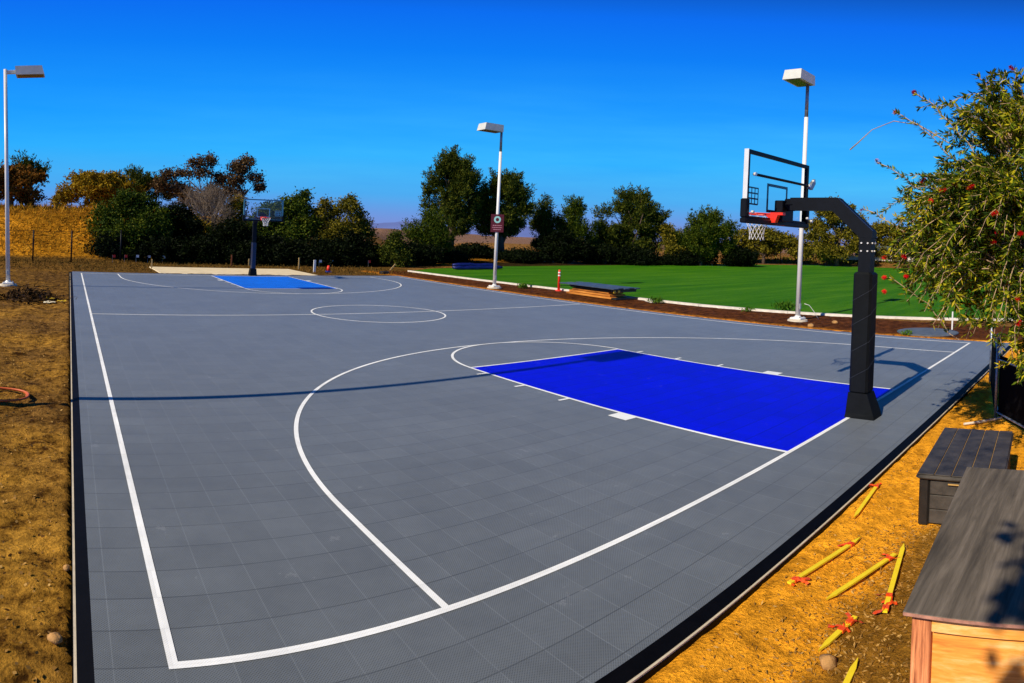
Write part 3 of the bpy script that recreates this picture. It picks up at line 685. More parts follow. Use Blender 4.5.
make_tree('evergreen_tree', 'rounded conifer directly right of the narrow spired one', 35.3, 42.3, blobs([(0, 5.5, .8, .7), (.1, 4.4, 1.1, .9), (-.5, 3.4, 1.2, .9), (.9, 3.2, 1.2, .9), (0, 2.0, 1.7, 1.2), (1.5, 1.8, 1.1, 1.0)], 40), 11000, .12, 'green', 30, .18, group=TG, tuft=1.3, limbs=5)
make_tree('large_bush', 'low dark bush in front of the two conifers', 31.5, 39.9, blobs([(0, 1.2, 1.9, 1.3), (-1.2, 1.7, 1.1, 1.0), (1.5, 1.3, 1.5, 1.2), (0, 2.5, 1.1, .7)], 38), 11000, .12, 'dark', 31, .12, 'bush', limbs=3)
make_tree('large_bush', 'low dark bush between the conifers and the wide pine', 36.4, 38.8, blobs([(0, .9, 1.9, 1.1), (-1.2, .8, 1.5, 1.0), (1.7, .9, 1.5, 1.1)], 42), 9000, .12, 'dark', 311, .12, 'bush', limbs=3)
make_tree('pine_tree', 'widest dark pine spreading behind the middle of the lawn', 41.5, 40.2, blobs([(-.8, 7.2, .9, .6), (.9, 7.0, 1.1, .7), (-1.1, 6.0, 1.5, .9), (1.0, 5.7, 1.7, 1.0), (-2.8, 4.8, 1.5, 1.0), (3.0, 5.0, 1.3, .6), (-.4, 4.2, 2.4, 1.3), (-3.4, 3.2, 1.6, 1.2), (2.3, 3.4, 1.6, 1.2), (-1.2, 2.0, 2.8, 1.5), (1.8, 1.5, 2.0, 1.3), (-3.4, 1.3, 1.6, 1.2)], 46, .82), 24000, .14, 'pine', 32, .28, group=TG, tuft=1.4, limbs=12, crad=.55)
make_tree('evergreen_tree', 'thin olive tree between the widest pine and the dark leaning one', 43.8, 37.3, blobs([(0, 3.0, 1.1, 1.1), (-.3, 4.0, .7, .7), (.4, 1.7, 1.3, 1.0)], 49), 4500, .12, 'olive', 33, .12, group=TG, limbs=5)
make_tree('evergreen_tree', 'dark leaning tree left of the near backboard', 46.0, 34.9, blobs([(1.1, 5.2, 1.1, .8), (-.3, 4.6, 1.3, .8), (2.2, 3.9, 1.2, .9), (.3, 3.3, 1.9, 1.2), (-1.6, 2.8, 1.2, 1.1), (0, 1.5, 2.4, 1.4), (2.4, 1.9, 1.6, 1.3), (-2.2, 1.3, 1.2, 1.1)], 54), 17000, .13, 'green', 34, .2, group=TG, tuft=1.2, limbs=7, crad=.5)
make_tree('large_bush', 'dark bush at the lawn edge under the leaning tree', 48.5, 33.0, blobs([(0, 1.2, 1.9, 1.3), (1.8, 1.0, 1.6, 1.2), (-1.8, .9, 1.4, 1.1)], 56), 8000, .13, 'dark', 35, .12, 'bush', limbs=3)
make_tree('oak_tree', 'low yellow green oak below the near backboard', 62.5, 37.0, blobs([(-2.4, 3.3, 2.0, 1.5), (.6, 3.7, 2.2, 1.3), (3.0, 3.1, 2.0, 1.3), (-3.6, 2.2, 1.6, 1.2), (0, 2.0, 2.8, 1.4), (4.0, 2.0, 1.8, 1.2), (-.6, 4.4, 1.2, .7)], 62), 13000, .17, 'olive', 36, .2, group=TG, limbs=5, crad=.6)
make_tree('oak_tree', 'tall olive oak with open crown behind the hoop arm', 65.3, 28.4, blobs([(-.3, 8.6, 1.4, .8), (-1.7, 7.4, 1.5, .9), (1.0, 7.9, 1.4, .8), (.2, 6.6, 1.8, 1.0), (2.2, 6.4, 1.0, .7), (-2.4, 5.4, 1.8, 1.0), (1.4, 4.6, 2.2, 1.3), (-1.6, 3.6, 2.4, 1.4), (2.6, 3.0, 1.9, 1.3), (0, 2.0, 3.0, 1.3)], 67), 15000, .17, 'olive', 37, .26, group=TG, limbs=12, crad=.55)
make_tree('oak_tree', 'low spreading olive oak between the hoop arm and the flowering shrub', 74.5, 25.6, blobs([(0, 5.4, 2.0, 1.1), (-2.4, 4.7, 1.8, 1.0), (2.3, 5.0, 1.9, 1.0), (0, 3.6, 3.0, 1.4), (-3.2, 3.0, 1.6, 1.2), (3.4, 3.2, 2.0, 1.3), (0, 1.8, 3.4, 1.2)], 70), 13000, .18, 'olive', 38, .24, group=TG, limbs=7, crad=.6)
make_tree('oak_tree', 'dark olive tree partly hidden behind the flowering shrub', 64.5, 14.8, blobs([(0, 5.0, 2.4, 1.4), (-2.6, 4.0, 1.8, 1.2), (2.4, 4.4, 2.2, 1.4), (0, 2.4, 3.4, 1.6)], 74), 9000, .18, 'olive', 39, .24, group=TG, limbs=5, crad=.6)
make_tree('evergreen_tree', 'tree at the right frame edge hidden behind the flowering shrub', 61.0, 7.0, blobs([(0, 6.0, 2.4, 1.6), (-2.2, 4.6, 2.0, 1.4), (2.0, 4.4, 2.2, 1.6), (0, 2.4, 3.4, 1.6)], 80), 9000, .18, 'green', 40, .24, group=TG, limbs=5, crad=.6)
# undergrowth hedge behind the far court edge, deep shade painted into its leaf colour
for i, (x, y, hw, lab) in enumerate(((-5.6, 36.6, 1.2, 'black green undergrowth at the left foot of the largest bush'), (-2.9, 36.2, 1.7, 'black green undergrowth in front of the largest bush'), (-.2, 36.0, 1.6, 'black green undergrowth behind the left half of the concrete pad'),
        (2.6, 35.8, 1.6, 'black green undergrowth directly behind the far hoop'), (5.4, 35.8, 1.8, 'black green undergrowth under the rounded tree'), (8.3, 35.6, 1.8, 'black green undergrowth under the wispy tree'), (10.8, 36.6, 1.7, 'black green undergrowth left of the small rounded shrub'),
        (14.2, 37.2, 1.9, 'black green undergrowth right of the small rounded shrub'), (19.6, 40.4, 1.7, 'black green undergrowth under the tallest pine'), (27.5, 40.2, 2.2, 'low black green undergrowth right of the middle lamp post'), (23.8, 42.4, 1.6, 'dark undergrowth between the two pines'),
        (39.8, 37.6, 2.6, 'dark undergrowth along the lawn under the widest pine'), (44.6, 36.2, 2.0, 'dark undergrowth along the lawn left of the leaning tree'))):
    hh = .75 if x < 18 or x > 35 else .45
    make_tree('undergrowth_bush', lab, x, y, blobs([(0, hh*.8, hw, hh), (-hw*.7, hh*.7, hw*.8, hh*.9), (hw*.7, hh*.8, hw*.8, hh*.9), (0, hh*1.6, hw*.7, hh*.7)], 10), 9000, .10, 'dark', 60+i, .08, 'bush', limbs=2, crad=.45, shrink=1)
make_tree('tree', 'tree behind the camera throwing leaf shadow on the wooden box', -10.9, -3.68, [(0, 0, 5.6, .5, .45), (.5, .25, 5.0, .35, .3), (-.4, -.3, 4.8, .5, .4), (.2, -.3, 4.4, .5, .4)], 1300, .11, 'green', 70, .05, limbs=4, crad=.5)

# bare trees: branching twigs
def bare_tree(x, y, h, label, seed, spread=.5, depth=5, r0=.09, z0=None, mat='baretwig'):
    rnd = random.Random(seed); gz = base_h(x, y) if z0 is None else z0
    t = empty('bare_tree', (x, y, gz)); tag(t, label, 'tree', TG)
    tk, tw = MB(), MB()
    def grow(p, d, l_, r, k):
        q = p+d*l_; m = tk if k >= depth-1 else tw
        m.tube([p, p.lerp(q, .5)+Vector((rnd.uniform(-1, 1), rnd.uniform(-1, 1), 0))*l_*.06, q], [r, r*.85, r*.65], 4 if k < depth-1 else 7, False)
        if k == 0: return
        for _ in range(4 if k > 1 else 3):
            nd = (d+Vector((rnd.gauss(0, 1), rnd.gauss(0, 1), rnd.gauss(.15, .6)))*spread).normalized()
            grow(p.lerp(q, rnd.uniform(.45, 1)), nd, l_*rnd.uniform(.62, .85), r*.6, k-1)
    for _ in range(3): grow(Vector((rnd.uniform(-.1, .1), rnd.uniform(-.1, .1), 0)), Vector((rnd.uniform(-.3, .3), rnd.uniform(-.3, .3), 1)).normalized(), h*.30, r0, depth)
    tk.build('trunk', M['bark'], t, True); tw.build('branches', M[mat], t)
bare_tree(2.0, 44.6, 7.4, 'leafless grey tree with fine upright twigs left of the far hoop', 3, .42, 5, .08)
bare_tree(10.9, 39.2, 5.4, 'leafless twiggy tree on the right side of the wispy olive tree', 5, .40, 4, .05)
bare_tree(48.4, 38.1, 6.6, 'thin leafless tree poking above the dark leaning tree', 8, .33, 4, .07)

# ------------------------------------------------------------------ flowering bottlebrush shrub by the near corner
def bottlebrush():
    rng = np.random.default_rng(5); rnd = random.Random(5)
    t = empty('flowering_shrub', (-1.3, -2.46, .65)); t.scale = (.71, .71, .71); tag(t, 'large drooping shrub with narrow leaves and red bottlebrush flowers hanging over the fence', 'shrub')
    tk, tw = MB(), MB(); LP, LD = [], []; ends = []
    trunk = [(.40, -.55, -1.15), (.25, -.35, 0), (.1, -.2, 1.2), (0, -.05, 2.4), (-.1, .1, 3.3)]
    tk.tube(trunk, [.13, .11, .09, .06, .03], 10)
    tk.tube([(.1, -.2, 1.0), (.6, -.1, 2.2), (1.0, .2, 3.4)], [.07, .05, .02], 8)
    tk.tube([(.1, -.2, .9), (-.5, -.2, 2.0), (-.9, .1, 3.0)], [.07, .05, .02], 8)
    def stem(p0, tip, sag, n=9):
        pts = []
        for i in range(n+1):
            f = i/n; p = p0.lerp(tip, f); p.z += sag*4*f*(1-f); pts.append(p+Vector((rnd.gauss(0, .02), rnd.gauss(0, .02), rnd.gauss(0, .015))))
        return pts
    def clothe(pts, per, start=.3):
        n = len(pts)-1
        for i in range(n):
            if (i+1)/n < start: continue
            a, b = pts[i], pts[i+1]; d = (b-a)
            k = per
            for _ in range(k):
                f = rnd.random(); LP.append(tuple(a.lerp(b, f)))
                o = Vector((rnd.gauss(0, 1), rnd.gauss(0, 1), rnd.gauss(0, 1))); o = (o-d.normalized()*o.dot(d.normalized())).normalized()
                LD.append(tuple(d.normalized()*.75+o*.8))
    for s in range(760):
        az = rnd.uniform(0, 2*math.pi) if rnd.random() < .3 else rnd.uniform(R(75), R(255))
        z = rnd.uniform(.75, 5.45); k = rnd.uniform(.45, 1.04)
        rr = 2.14*max(.05, 1-abs((z-2.9)/2.85)**3.6)**.5*k
        if z > 4: rr *= .92
        lat = rr*math.sin(az)
        if z < .75+.62*max(0, lat): z = .75+.62*lat+rnd.uniform(0, .5)
        if k > .5 and math.sin(az) > .05 and noise.noise((rr*math.cos(az)*.8, rr*math.sin(az)*.8, z*.8)) < -.34+.045*z: continue
        tip = Vector((rr*math.cos(az)*.85, rr*math.sin(az), z+rnd.uniform(-.1, .2)))
        base = Vector((tip.x*.35, tip.y*.35, min(4.4, max(1.9, tip.z*.6+1.3))))
        sag = .45 if tip.z < 3.4 else .15
        pts = stem(base, tip, sag); tw.tube(pts, [.013-.0011*i for i in range(len(pts))], 4, False)
        clothe(pts, 13, .25)
        ends.append(pts[-1])
        for _ in range(3):                                    # side twigs
            i = rnd.randint(3, 8); q = pts[i]+Vector((rnd.gauss(0, .22), rnd.gauss(0, .22), rnd.gauss(-.10, .20)))
            sp = stem(pts[i], q, .03, 4); tw.tube(sp, .0035, 3, False); clothe(sp, 13, 0); ends.append(sp[-1])
    for tp in ((-.3, 1.85, 5.35), (-.4, 2.1, 5.0), (-.3, .35, 5.7), (-.5, 2.3, 4.1), (-.6, 2.45, 3.3), (-.3, .9, 5.65), (-.7, 2.0, 2.2)):      # long loose shoots against the sky
        pts = stem(Vector((tp[0]*.6, tp[1]*.5, tp[2]-1.0)), Vector(tp), .12); tw.tube(pts, .007, 4, False); clothe(pts, 10, .2); ends.append(pts[-1])
    whip = [(-.2, 1.3, 4.5), (-.3, 1.75, 4.80), (-.3, 2.15, 4.88), (-.3, 2.5, 4.74), (-.3, 2.72, 4.52), (-.3, 2.85, 4.40)]
    tw.tube(whip, [.009, .008, .007, .006, .010, .012], 4, False)
    tk.build('trunk', M['bark'], t, True); tw.build('branches', M['twig'], t)
    A, D = np.array(LP), np.array(LD)
    V_ = leaves(A, D, .100, .026, rng); m = len(A)
    np_mesh('leaves', V_, np.arange(4*m).reshape(-1, 4), M['leaf_bottle'], t)
    rnd.shuffle(ends); vis = [e_ for e_ in ends if e_.x < -1.15 or (e_.y > 1.7 and e_.x < .3)][:52]+[Vector(q) for q in ((-.3, 2.2, 1.95), (-.3, 1.85, 5.35), (-.4, 2.1, 5.0), (-.7, 2.05, 2.2), (-.5, 2.3, 4.1), (-.3, .35, 5.7))]
    for p in vis:
        ax = Vector((rnd.gauss(0, .6), rnd.gauss(0, .6), -.3 if p.z < 4 else .9)).normalized(); n = 90; vs, fs = [], []
        l_ = rnd.uniform(.05, .11)
        for i in range(n):
            c = p+ax*rnd.random()*l_; o = Vector((rnd.gauss(0, 1), rnd.gauss(0, 1), rnd.gauss(0, 1))); o = (o-ax*o.dot(ax)).normalized()
            s_ = ax.cross(o)*.005; q = len(vs); vs += [c-s_, c+s_, c+o*.046+ax*.008]; fs.append((q, q+1, q+2))
        MB().add(vs, fs).build('flower', M['flower'], t)
bottlebrush()

# ------------------------------------------------------------------ screened fence at the near corner
f = empty('screened_fence', (1.05, -1.78, -.12)); tag(f, 'low metal fence with black screen cloth under the flowering shrub', 'fence')
def fpanel(a, b, h, nm):
    (ax, ay), (bx, by) = a, b; dx, dy = bx-ax, by-ay; l_ = math.hypot(dx, dy); ux, uy = dx/l_, dy/l_; px, py = -uy*.004, ux*.004
    MB().add([(ax-px, ay-py, .04), (bx-px, by-py, .04), (bx-px, by-py, h), (ax-px, ay-py, h), (ax+px, ay+py, .04), (bx+px, by+py, .04), (bx+px, by+py, h), (ax+px, ay+py, h)],
             [(0, 1, 2, 3), (7, 6, 5, 4), (0, 4, 5, 1), (3, 2, 6, 7), (1, 5, 6, 2), (0, 3, 7, 4)]).build('screen_cloth', M['screen'], f)
    for z in (.10, h-.06): MB().tube([(ax-px*8, ay-py*8, z), (bx-px*8, by-py*8, z)], .016, 8).build('rail', M['greysteel'], f)
fpanel((.0, 0), (-2.1, -1.42), 1.0, 'a'); fpanel((.03, .05), (2.25, .50), 1.0, 'b')
for x, y in ((-.03, .03), (-2.12, -1.4), (2.28, .52)):
    MB().tube([(x, y, -.1), (x, y, 1.35)], .022, 10).build('post', M['greysteel'], f, True)
fpipe = MB().tube([(.45, -1.42, -.08), (.60, -1.60, -.075), (.86, -1.80, -.08), (1.1, -1.95, -.07)], .018, 8).build('pipe_offcut', M['curb'])
tag(fpipe, 'short whitish pipe lying on orange dirt at the foot of the fence post', 'pipe')
bag = MB().tube([(6.9, -1.75, -.05), (6.9, -1.75, .12), (6.95, -1.75, .28), (6.95, -1.75, .34)], [.28, .32, .24, .06], 10).build('bag', M['bluetarp'], None, True); tag(bag, 'blue bag glimpsed under the shrub beyond the right court corner', 'bag')

# ------------------------------------------------------------------ storage boxes
d_ = empty('deck_box', (-2.0, -2.0, -.12)); d_.rotation_euler = (0, 0, R(5)); d_.scale = (1.2, 1.09, .85); tag(d_, 'dark charcoal resin deck box with planked lid and side panels', 'storage box')
MB().box(-.588, .588, -.296, .296, .008, .524, .01).build('body', M['resinside'], d_)
for (x0, x1, y0, y1) in ((-.61, -.53, -.32, -.24), (-.61, -.53, .24, .32), (.53, .61, -.32, -.24), (.53, .61, .24, .32)):
    MB().box(x0, x1, y0, y1, .0, .52, .012).build('corner_post', M['resinside'], d_)
for k in range(3):
    MB().box(-.605, -.583, -.235, .235, .03+k*.162, .03+k*.162+.154, .006).build('side_plank', M['resin'], d_)
    MB().box(-.525, .525, .293, .312, .08+k*.145, .08+k*.145+.132, .008).build('front_plank', M['resin'], d_)
    MB().box(-.525, .525, -.312, -.293, .08+k*.145, .08+k*.145+.132, .008).build('back_plank', M['resin'], d_)
lid = MB().box(-.64, .64, -.345, .345, .525, .575, .02).build('lid', M['resin'], d_)
for k in range(5):
    y0 = -.335+k*.135
    MB().box(-.625, .625, y0, y0+.130, .577, .590, .004).build('lid_plank', M['resin'], lid)
for k in range(1, 5):
    y0 = -.335+k*.135-.0065
    MB().add([(-.60, y0+.0005, .5775), (.60, y0+.0005, .5775), (.60, y0+.0075, .5775), (-.60, y0+.0075, .5775)], [(0, 1, 2, 3)]).build('lid_groove', M['groove'], lid)
MB().tube([(-.622, -.06, .49), (-.622, .09, .49)], .008, 8).build('handle', M['groove'], d_)

wb = empty('wooden_box', (-5.22, -2.385, -.12)); wb.rotation_euler = (0, 0, R(4)); tag(wb, 'large orange plywood box with a weathered grey lid in the near right corner', 'storage box')
LH = .755; LL = 2.02; WW = 1.1
MB().box(-.07, LL, -WW, .03, LH, LH+.020, .003).build('lid', M['plytop'], wb)
MB().box(-.0735, -.0705, -WW, .0275, LH+.002, LH+.018).build('lid_edge', M['plyedge'], wb)
MB().box(.05, LL-.05, -WW+.05, -.03, .05, LH-.002).build('panel', M['plyside'], wb)
MB().box(0, .085, -.09, 0, 0, LH-.003, .004).build('corner_post', M['post'], wb)
MB().box(0, .085, -WW+.03, -WW+.12, 0, LH-.003, .004).build('corner_post', M['post'], wb)
MB().box(LL-.085, LL, -.09, 0, 0, LH-.003, .004).build('corner_post', M['post'], wb)
MB().box(.003, .019, -WW+.122, -.092, LH-.11, LH-.004, .003).build('rail', M['plyside'], wb)
MB().box(.003, .019, -WW+.122, -.092, .02, .12, .003).build('rail', M['plyside'], wb)
MB().box(.09, LL-.09, -.029, -.008, LH-.11, LH-.004, .003).build('rail', M['post'], wb)

# ------------------------------------------------------------------ survey stakes
def stake(a, b, label, rib, wdt=.034, lift=.0, group='survey stakes lying on the orange dirt'):
    ax, ay = a; bx, by = b; za, zb = ground_z(ax, ay)+.02, ground_z(bx, by)+.02+lift
    l_ = math.hypot(bx-ax, by-ay); t = empty('survey_stake', (ax, ay, za)); t.rotation_euler = (0, -math.atan2(zb-za, l_), math.atan2(by-ay, bx-ax))
    tag(t, label, 'wooden stake', group)
    h = wdt/2
    MB().prism([(0, 0), (.10, h), (l_, h), (l_, -h), (.10, -h)], 'z', 0, .014).build('lath', M['lath'], t)
    for f_ in rib:
        rnd = random.Random(int(ax*100)+int(f_*10)); m = MB(); c = l_*f_
        m.box(c-.022, c+.022, -h-.004, h+.004, -.004, .018)
        for _ in range(3):
            p = Vector((c+rnd.uniform(-.02, .02), 0, .018)); pts = [p]
            a_ = rnd.uniform(0, 2*math.pi)
            for q in range(6):
                a_ += rnd.uniform(-.7, .7); p = p+Vector((math.cos(a_), math.sin(a_), 0))*.017; p.z = .018-.004*q+rnd.uniform(-.004, .008); pts.append(p.copy())
            s_ = Vector((math.cos(a_+1.4), math.sin(a_+1.4), rnd.uniform(-.4, .4)))*rnd.uniform(.009, .014); n = len(pts)
            m.add([q_-s_ for q_ in pts]+[q_+s_ for q_ in pts], [(i, i+1, i+n+1, i+n) for i in range(n-1)])
        m.build('flagging_tape', M['orangeflag'], t)
stake((-2.98, -1.22), (-2.16, -1.14), 'yellow stake tied orange at its far end, lying against the court edge', (.93,))
stake((-3.28, -1.40), (-4.20, -1.24), 'long yellow stake with orange tape near both ends, nearest the court after the edge one', (.16, .93), .034)
stake((-4.24, -1.53), (-3.42, -1.73), 'yellow stake with a bare pointed near end, crossing under another at its far end', (.90,))
stake((-3.22, -1.74), (-4.20, -1.92), 'yellow stake pointing at the deck box with two orange ribbons at its near end', (.80, .95), lift=.01)
stake((-4.72, -1.70), (-4.30, -1.76), 'short split yellow stake with a big orange bow', (.62, .85), .034)
stake((-4.68, -1.93), (-5.10, -1.97), 'bright yellow stake end closest to the wooden box, cut by the bottom frame edge', (.93,))
# stones
def stone(x, y, r, label, seed, name='rock', group=None):
    rnd = random.Random(seed); me = MB(); n, m = 12, 8; vs = []
    for j in range(m+1):
        for i in range(n):
            ph = math.pi*j/m; th = 2*math.pi*i/n; v = Vector((math.sin(ph)*math.cos(th), math.sin(ph)*math.sin(th), math.cos(ph)))
            k = 1+.28*noise.noise(v*1.6+Vector((seed, 0, 0))); vs.append((v.x*r*k, v.y*r*k*.8, v.z*r*k*.6))
    me.add(vs, [(j*n+i, j*n+(i+1) % n, (j+1)*n+(i+1) % n, (j+1)*n+i) for j in range(m) for i in range(n)])
    o = me.build(name, M['rock'], None, True, (x, y, ground_z(x, y)+r*.3)); o.rotation_euler = (0, 0, rnd.uniform(0, 6)); tag(o, label, 'rock', group)
stone(-4.78, -1.79, .06, 'fist sized tan rock beside the short stake with the orange bow', 1)
stone(-8.22, .30, .045, 'tan rock in the dirt beside the near left court edge', 2)
stone(-8.16, 1.05, .03, 'smaller pale rock further up along the left court edge', 4)
stone(8.75, 4.8, .12, 'pale rock on the brown strip left of the near lamp footing', 5)
stone(10.0, 4.6, .10, 'orange rock on the brown strip behind the hoop pole', 6)
# litter of chips, uncountable
rng = np.random.default_rng(9)
def scatter(name, n, xr, yr, ln, wd, mat, seed, up=.15, keepf=None, zoff=.004):
    rg_ = np.random.default_rng(seed); xs = rg_.uniform(*xr, n); ys = rg_.uniform(*yr, n)
    if keepf: k = np.array([keepf(x, y, rg_.random()) for x, y in zip(xs, ys)]); xs, ys = xs[k], ys[k]
    c = np.array([(x, y, ground_z(x, y)+zoff) for x, y in zip(xs, ys)])
    d = rg_.normal(size=c.shape); d[:, 2] = np.abs(d[:, 2])*up+(.0 if up < 1 else .8)
    V_ = leaves(c, d, ln, wd, rg_); m = len(c)
    o = np_mesh(name, V_, np.arange(4*m).reshape(-1, 4), mat); return tag(o, kind='stuff')
tag(scatter('wood_chips', 9000, (-5.6, -1.0), (-2.6, -1.12), .030, .011, M['chip'], 2, .3, lambda x, y, r: r < (.12+1.0*sstep(-.3, .5, (-1.5-y)*1.5-max(0, x+3)*.9))), 'dry wood chips and leaf litter on the dirt', 'wood chips')
tag(scatter('gravel', 5200, (-11, -8.2), (-.5, 12), .030, .022, M['chip'], 3, .5, lambda x, y, r: r < .7-.04*y), 'loose clods and straw on the left dirt', 'gravel')
tag(scatter('dry_grass', 26000, (-26, 4), (35.5, 62), .55, .05, M['drygrass'], 4, 1.2, lambda x, y, r: r < .5+.5*noise.noise((x*.4, y*.4, 1))+.2 and x+.2*y < 12), 'golden dry grass covering the hillside', 'dry grass')
tag(scatter('ground_weeds', 3500, (-12, 10), (27.5, 36), .16, .04, M['straw'], 5, 1.2, lambda x, y, r: not (-4.2 < x < 4 and y < 31.6)), 'straw and weeds on the ground behind the court', 'weeds')
tag(scatter('flower_bed', 5000, (60, 82), (12, 40), .5, .22, M['leaf_olive'], 6, 1.2, lambda x, y, r: 73 < x+.42*(y-20) < 77), 'low planting along the far edge of the lawn', 'planting')
def weed(x, y, h, n, seed, label):
    rg_ = np.random.default_rng(seed); c = np.zeros((n, 3)); c[:, :2] = rg_.normal(size=(n, 2))*h*.35; c[:, 2] = rg_.random(n)*h*.5
    d = rg_.normal(size=(n, 3)); d[:, 2] = np.abs(d[:, 2])+.8
    o = np_mesh('weed', leaves(c, d, h*.5, h*.12, rg_), np.arange(4*n).reshape(-1, 4), M['weed']); o.location = (x, y, base_h(x, y)); tag(o, label, 'weed', 'green weeds in the brown strip')
weed(10.2, 19.0, .35, 160, 1, 'green weed just right of the middle lamp post'); weed(10.6, 11.9, .35, 120, 2, 'green weed in front of the board stack'); weed(10.9, 8.2, .25, 90, 3, 'low green weed between board stack and near lamp')
weed(12.3, 7.5, .45, 200, 4, 'tall green weed at the lawn kerb right of the near lamp'); weed(8.6, 1.9, .2, 110, 5, 'green tuft beside the round grey cover')

# hose loop, brush pile, rags on the left dirt
hp = []
for i in range(70):
    a = 2*math.pi*i/34; r = .42+.03*math.sin(i*.4); x = -9.12+r*math.cos(a); y = 5.32+r*.8*math.sin(a); hp.append((x, y, base_h(x, y)+.045+.012*(i//34)))
tag(MB().tube(hp, .016, 8).build('hose', M['hose'], None, True), 'orange hose coiled in a loop on the dirt at the left frame edge', 'hose')
bp = empty('brush_pile', (-9.3, 16.2, -.1)); tag(bp, 'heap of dark clods and brushwood on the dirt left of the court', 'brush pile')
rb = np.random.default_rng(12); n = 1500; c = rb.normal(size=(n, 3))*np.array([.50, .55, .10]); c[:, 2] = np.abs(c[:, 2])*(np.exp(-(c[:, 0]**2+c[:, 1]**2)*1.5)+.2)*1.6
d = rb.normal(size=(n, 3)); d[:, 2] *= .4
np_mesh('twigs', leaves(c, d, .14, .045, rb), np.arange(4*n).reshape(-1, 4), M['brush'], bp)
MB().tube([(0, 0, -.1), (0, 0, .04), (0, 0, .13), (0, 0, .17)], [.75, .62, .30, .03], 14).build('mound', M['brush'], bp)
def rag(x, y, s, mat, label, seed):
    vs = []; n = 7
    for j in range(n):
        for i in range(n):
            u, v = (i/(n-1)-.5)*s, (j/(n-1)-.5)*s; vs.append((u, v, .03+.09*abs(noise.noise((u*6+seed, v*6, seed)))))
    o = MB().add(vs, [(j*n+i, j*n+i+1, (j+1)*n+i+1, (j+1)*n+i) for j in range(n-1) for i in range(n-1)]).build('rag', mat, None, True, (x, y, base_h(x, y)+.01)); tag(o, label, 'rag')
rag(-8.70, 15.3, .34, M['cream'], 'cream coloured rag beside the left court edge', 1); rag(-8.72, 16.1, .30, M['yellowcloth'], 'yellow rag just behind the cream rag', 2); rag(-8.36, 15.6, .26, M['yellowcloth'], 'yellow scrap touching the left court edge', 3)

# ------------------------------------------------------------------ things between court and lawn
t = empty('delineator_post', (11.0, 17.6, -.05)); tag(t, 'tall thin orange marker tube with white bands left of the board stack', 'marker post')
MB().tube([(0, 0, .03), (0, 0, .92), (0, 0, 1.04)], [.058, .052, .045], 12).build('tube', M['tubeorange'], t, True)
for z in (.72, .86): MB().tube([(0, 0, z), (0, 0, z+.07)], .0585, 12).build('reflective_band', M['band'], t, True)
MB().tube([(0, 0, 0), (0, 0, .035), (0, 0, .06)], [.16, .15, .06], 12).build('base', M['tubeorange'], t)
t = empty('board_stack', (10.75, 14.95, -.05)); t.rotation_euler = (0, 0, R(-6)); tag(t, 'stack of dark boards over orange lumber at the lawn kerb', 'board stack')
for k in range(3):
    MB().box(-.55+k*.04, .30, -1.35+.12*k, 1.45-.15*k, .03+k*.105, .115+k*.105, .008).build('timber', M['lumber'], t)
MB().box(-.50, .65, -1.6, 1.2, .03, .10).box(-.45, .6, -1.5, 1.3, .345, .40).build('dark_frame', M['boardunder'], t)
for k in range(5):
    MB().box(-.70+k*.28, -.70+k*.28+.262, -1.65+.05*(k % 2), 1.75-.12*(k % 3), .47+.02*(k % 2), .515+.02*(k % 2), .006).build('board', M['boarddark'], t)
for y in (-1.45, 1.1): MB().box(-.62, .62, y-.05, y+.05, .402, .468).build('bearer', M['boardunder'], t)
for x in (-.52, -.30): MB().box(x-.05, x+.05, -1.52, -1.502, .31, .43).build('end_cap', M['yellow'], t)
t = MB().box(-.35, .35, -.10, .10, 0, .07, .01).build('concrete_block', M['curb'], None, False, (10.75, 12.3, -.03)); t.rotation_euler = (0, 0, R(60)); tag(t, 'pale flat concrete block on the soil at the right end of the board stack', 'concrete block')
t = MB().tube([(0, 0, 0), (0, 0, .03), (0, 0, .045)], [.85, .85, .80], 40).build('utility_cover', M['cover'], None, False, (9.4, 1.55, -.04)); tag(t, 'large round grey cover lying beside the far right court corner', 'utility cover')
t = MB().tube([(9.75, .95, .05), (9.75, .95, .62)], .022, 8).build('standpipe', M['white']); tag(t, 'short thin white pipe standing behind the round grey cover', 'pipe')
t = MB().tube([(9.95, 5.62, .55), (10.05, 5.5, .50), (10.2, 5.38, .25), (10.3, 5.28, .0)], .009, 6).build('cable', M['white'], None, True); tag(t, 'white cable looping from the footing of the near lamp post', 'cable')
# blue rolls beyond the lawn
t = empty('blue_tarp_roll', (17.2, 32.2, -.04)); t.rotation_euler = (0, 0, R(4)); t.scale = (1, 1, .8); tag(t, 'long low blue tarpaulin bundle at the far edge of the lawn', 'tarpaulin')
random.seed(3)
for k in range(3):
    pts = [(-2.3+.46*i+k*.2, .25*(k-1)+random.uniform(-.08, .08), .18+(.22 if k == 1 else 0)+random.uniform(-.05, .05)) for i in range(10-k)]
    MB().tube(pts, [.10]+[random.uniform(.15, .21) for _ in range(8-k)]+[.11], 9).build('roll', M['bluetarp'], t, True)

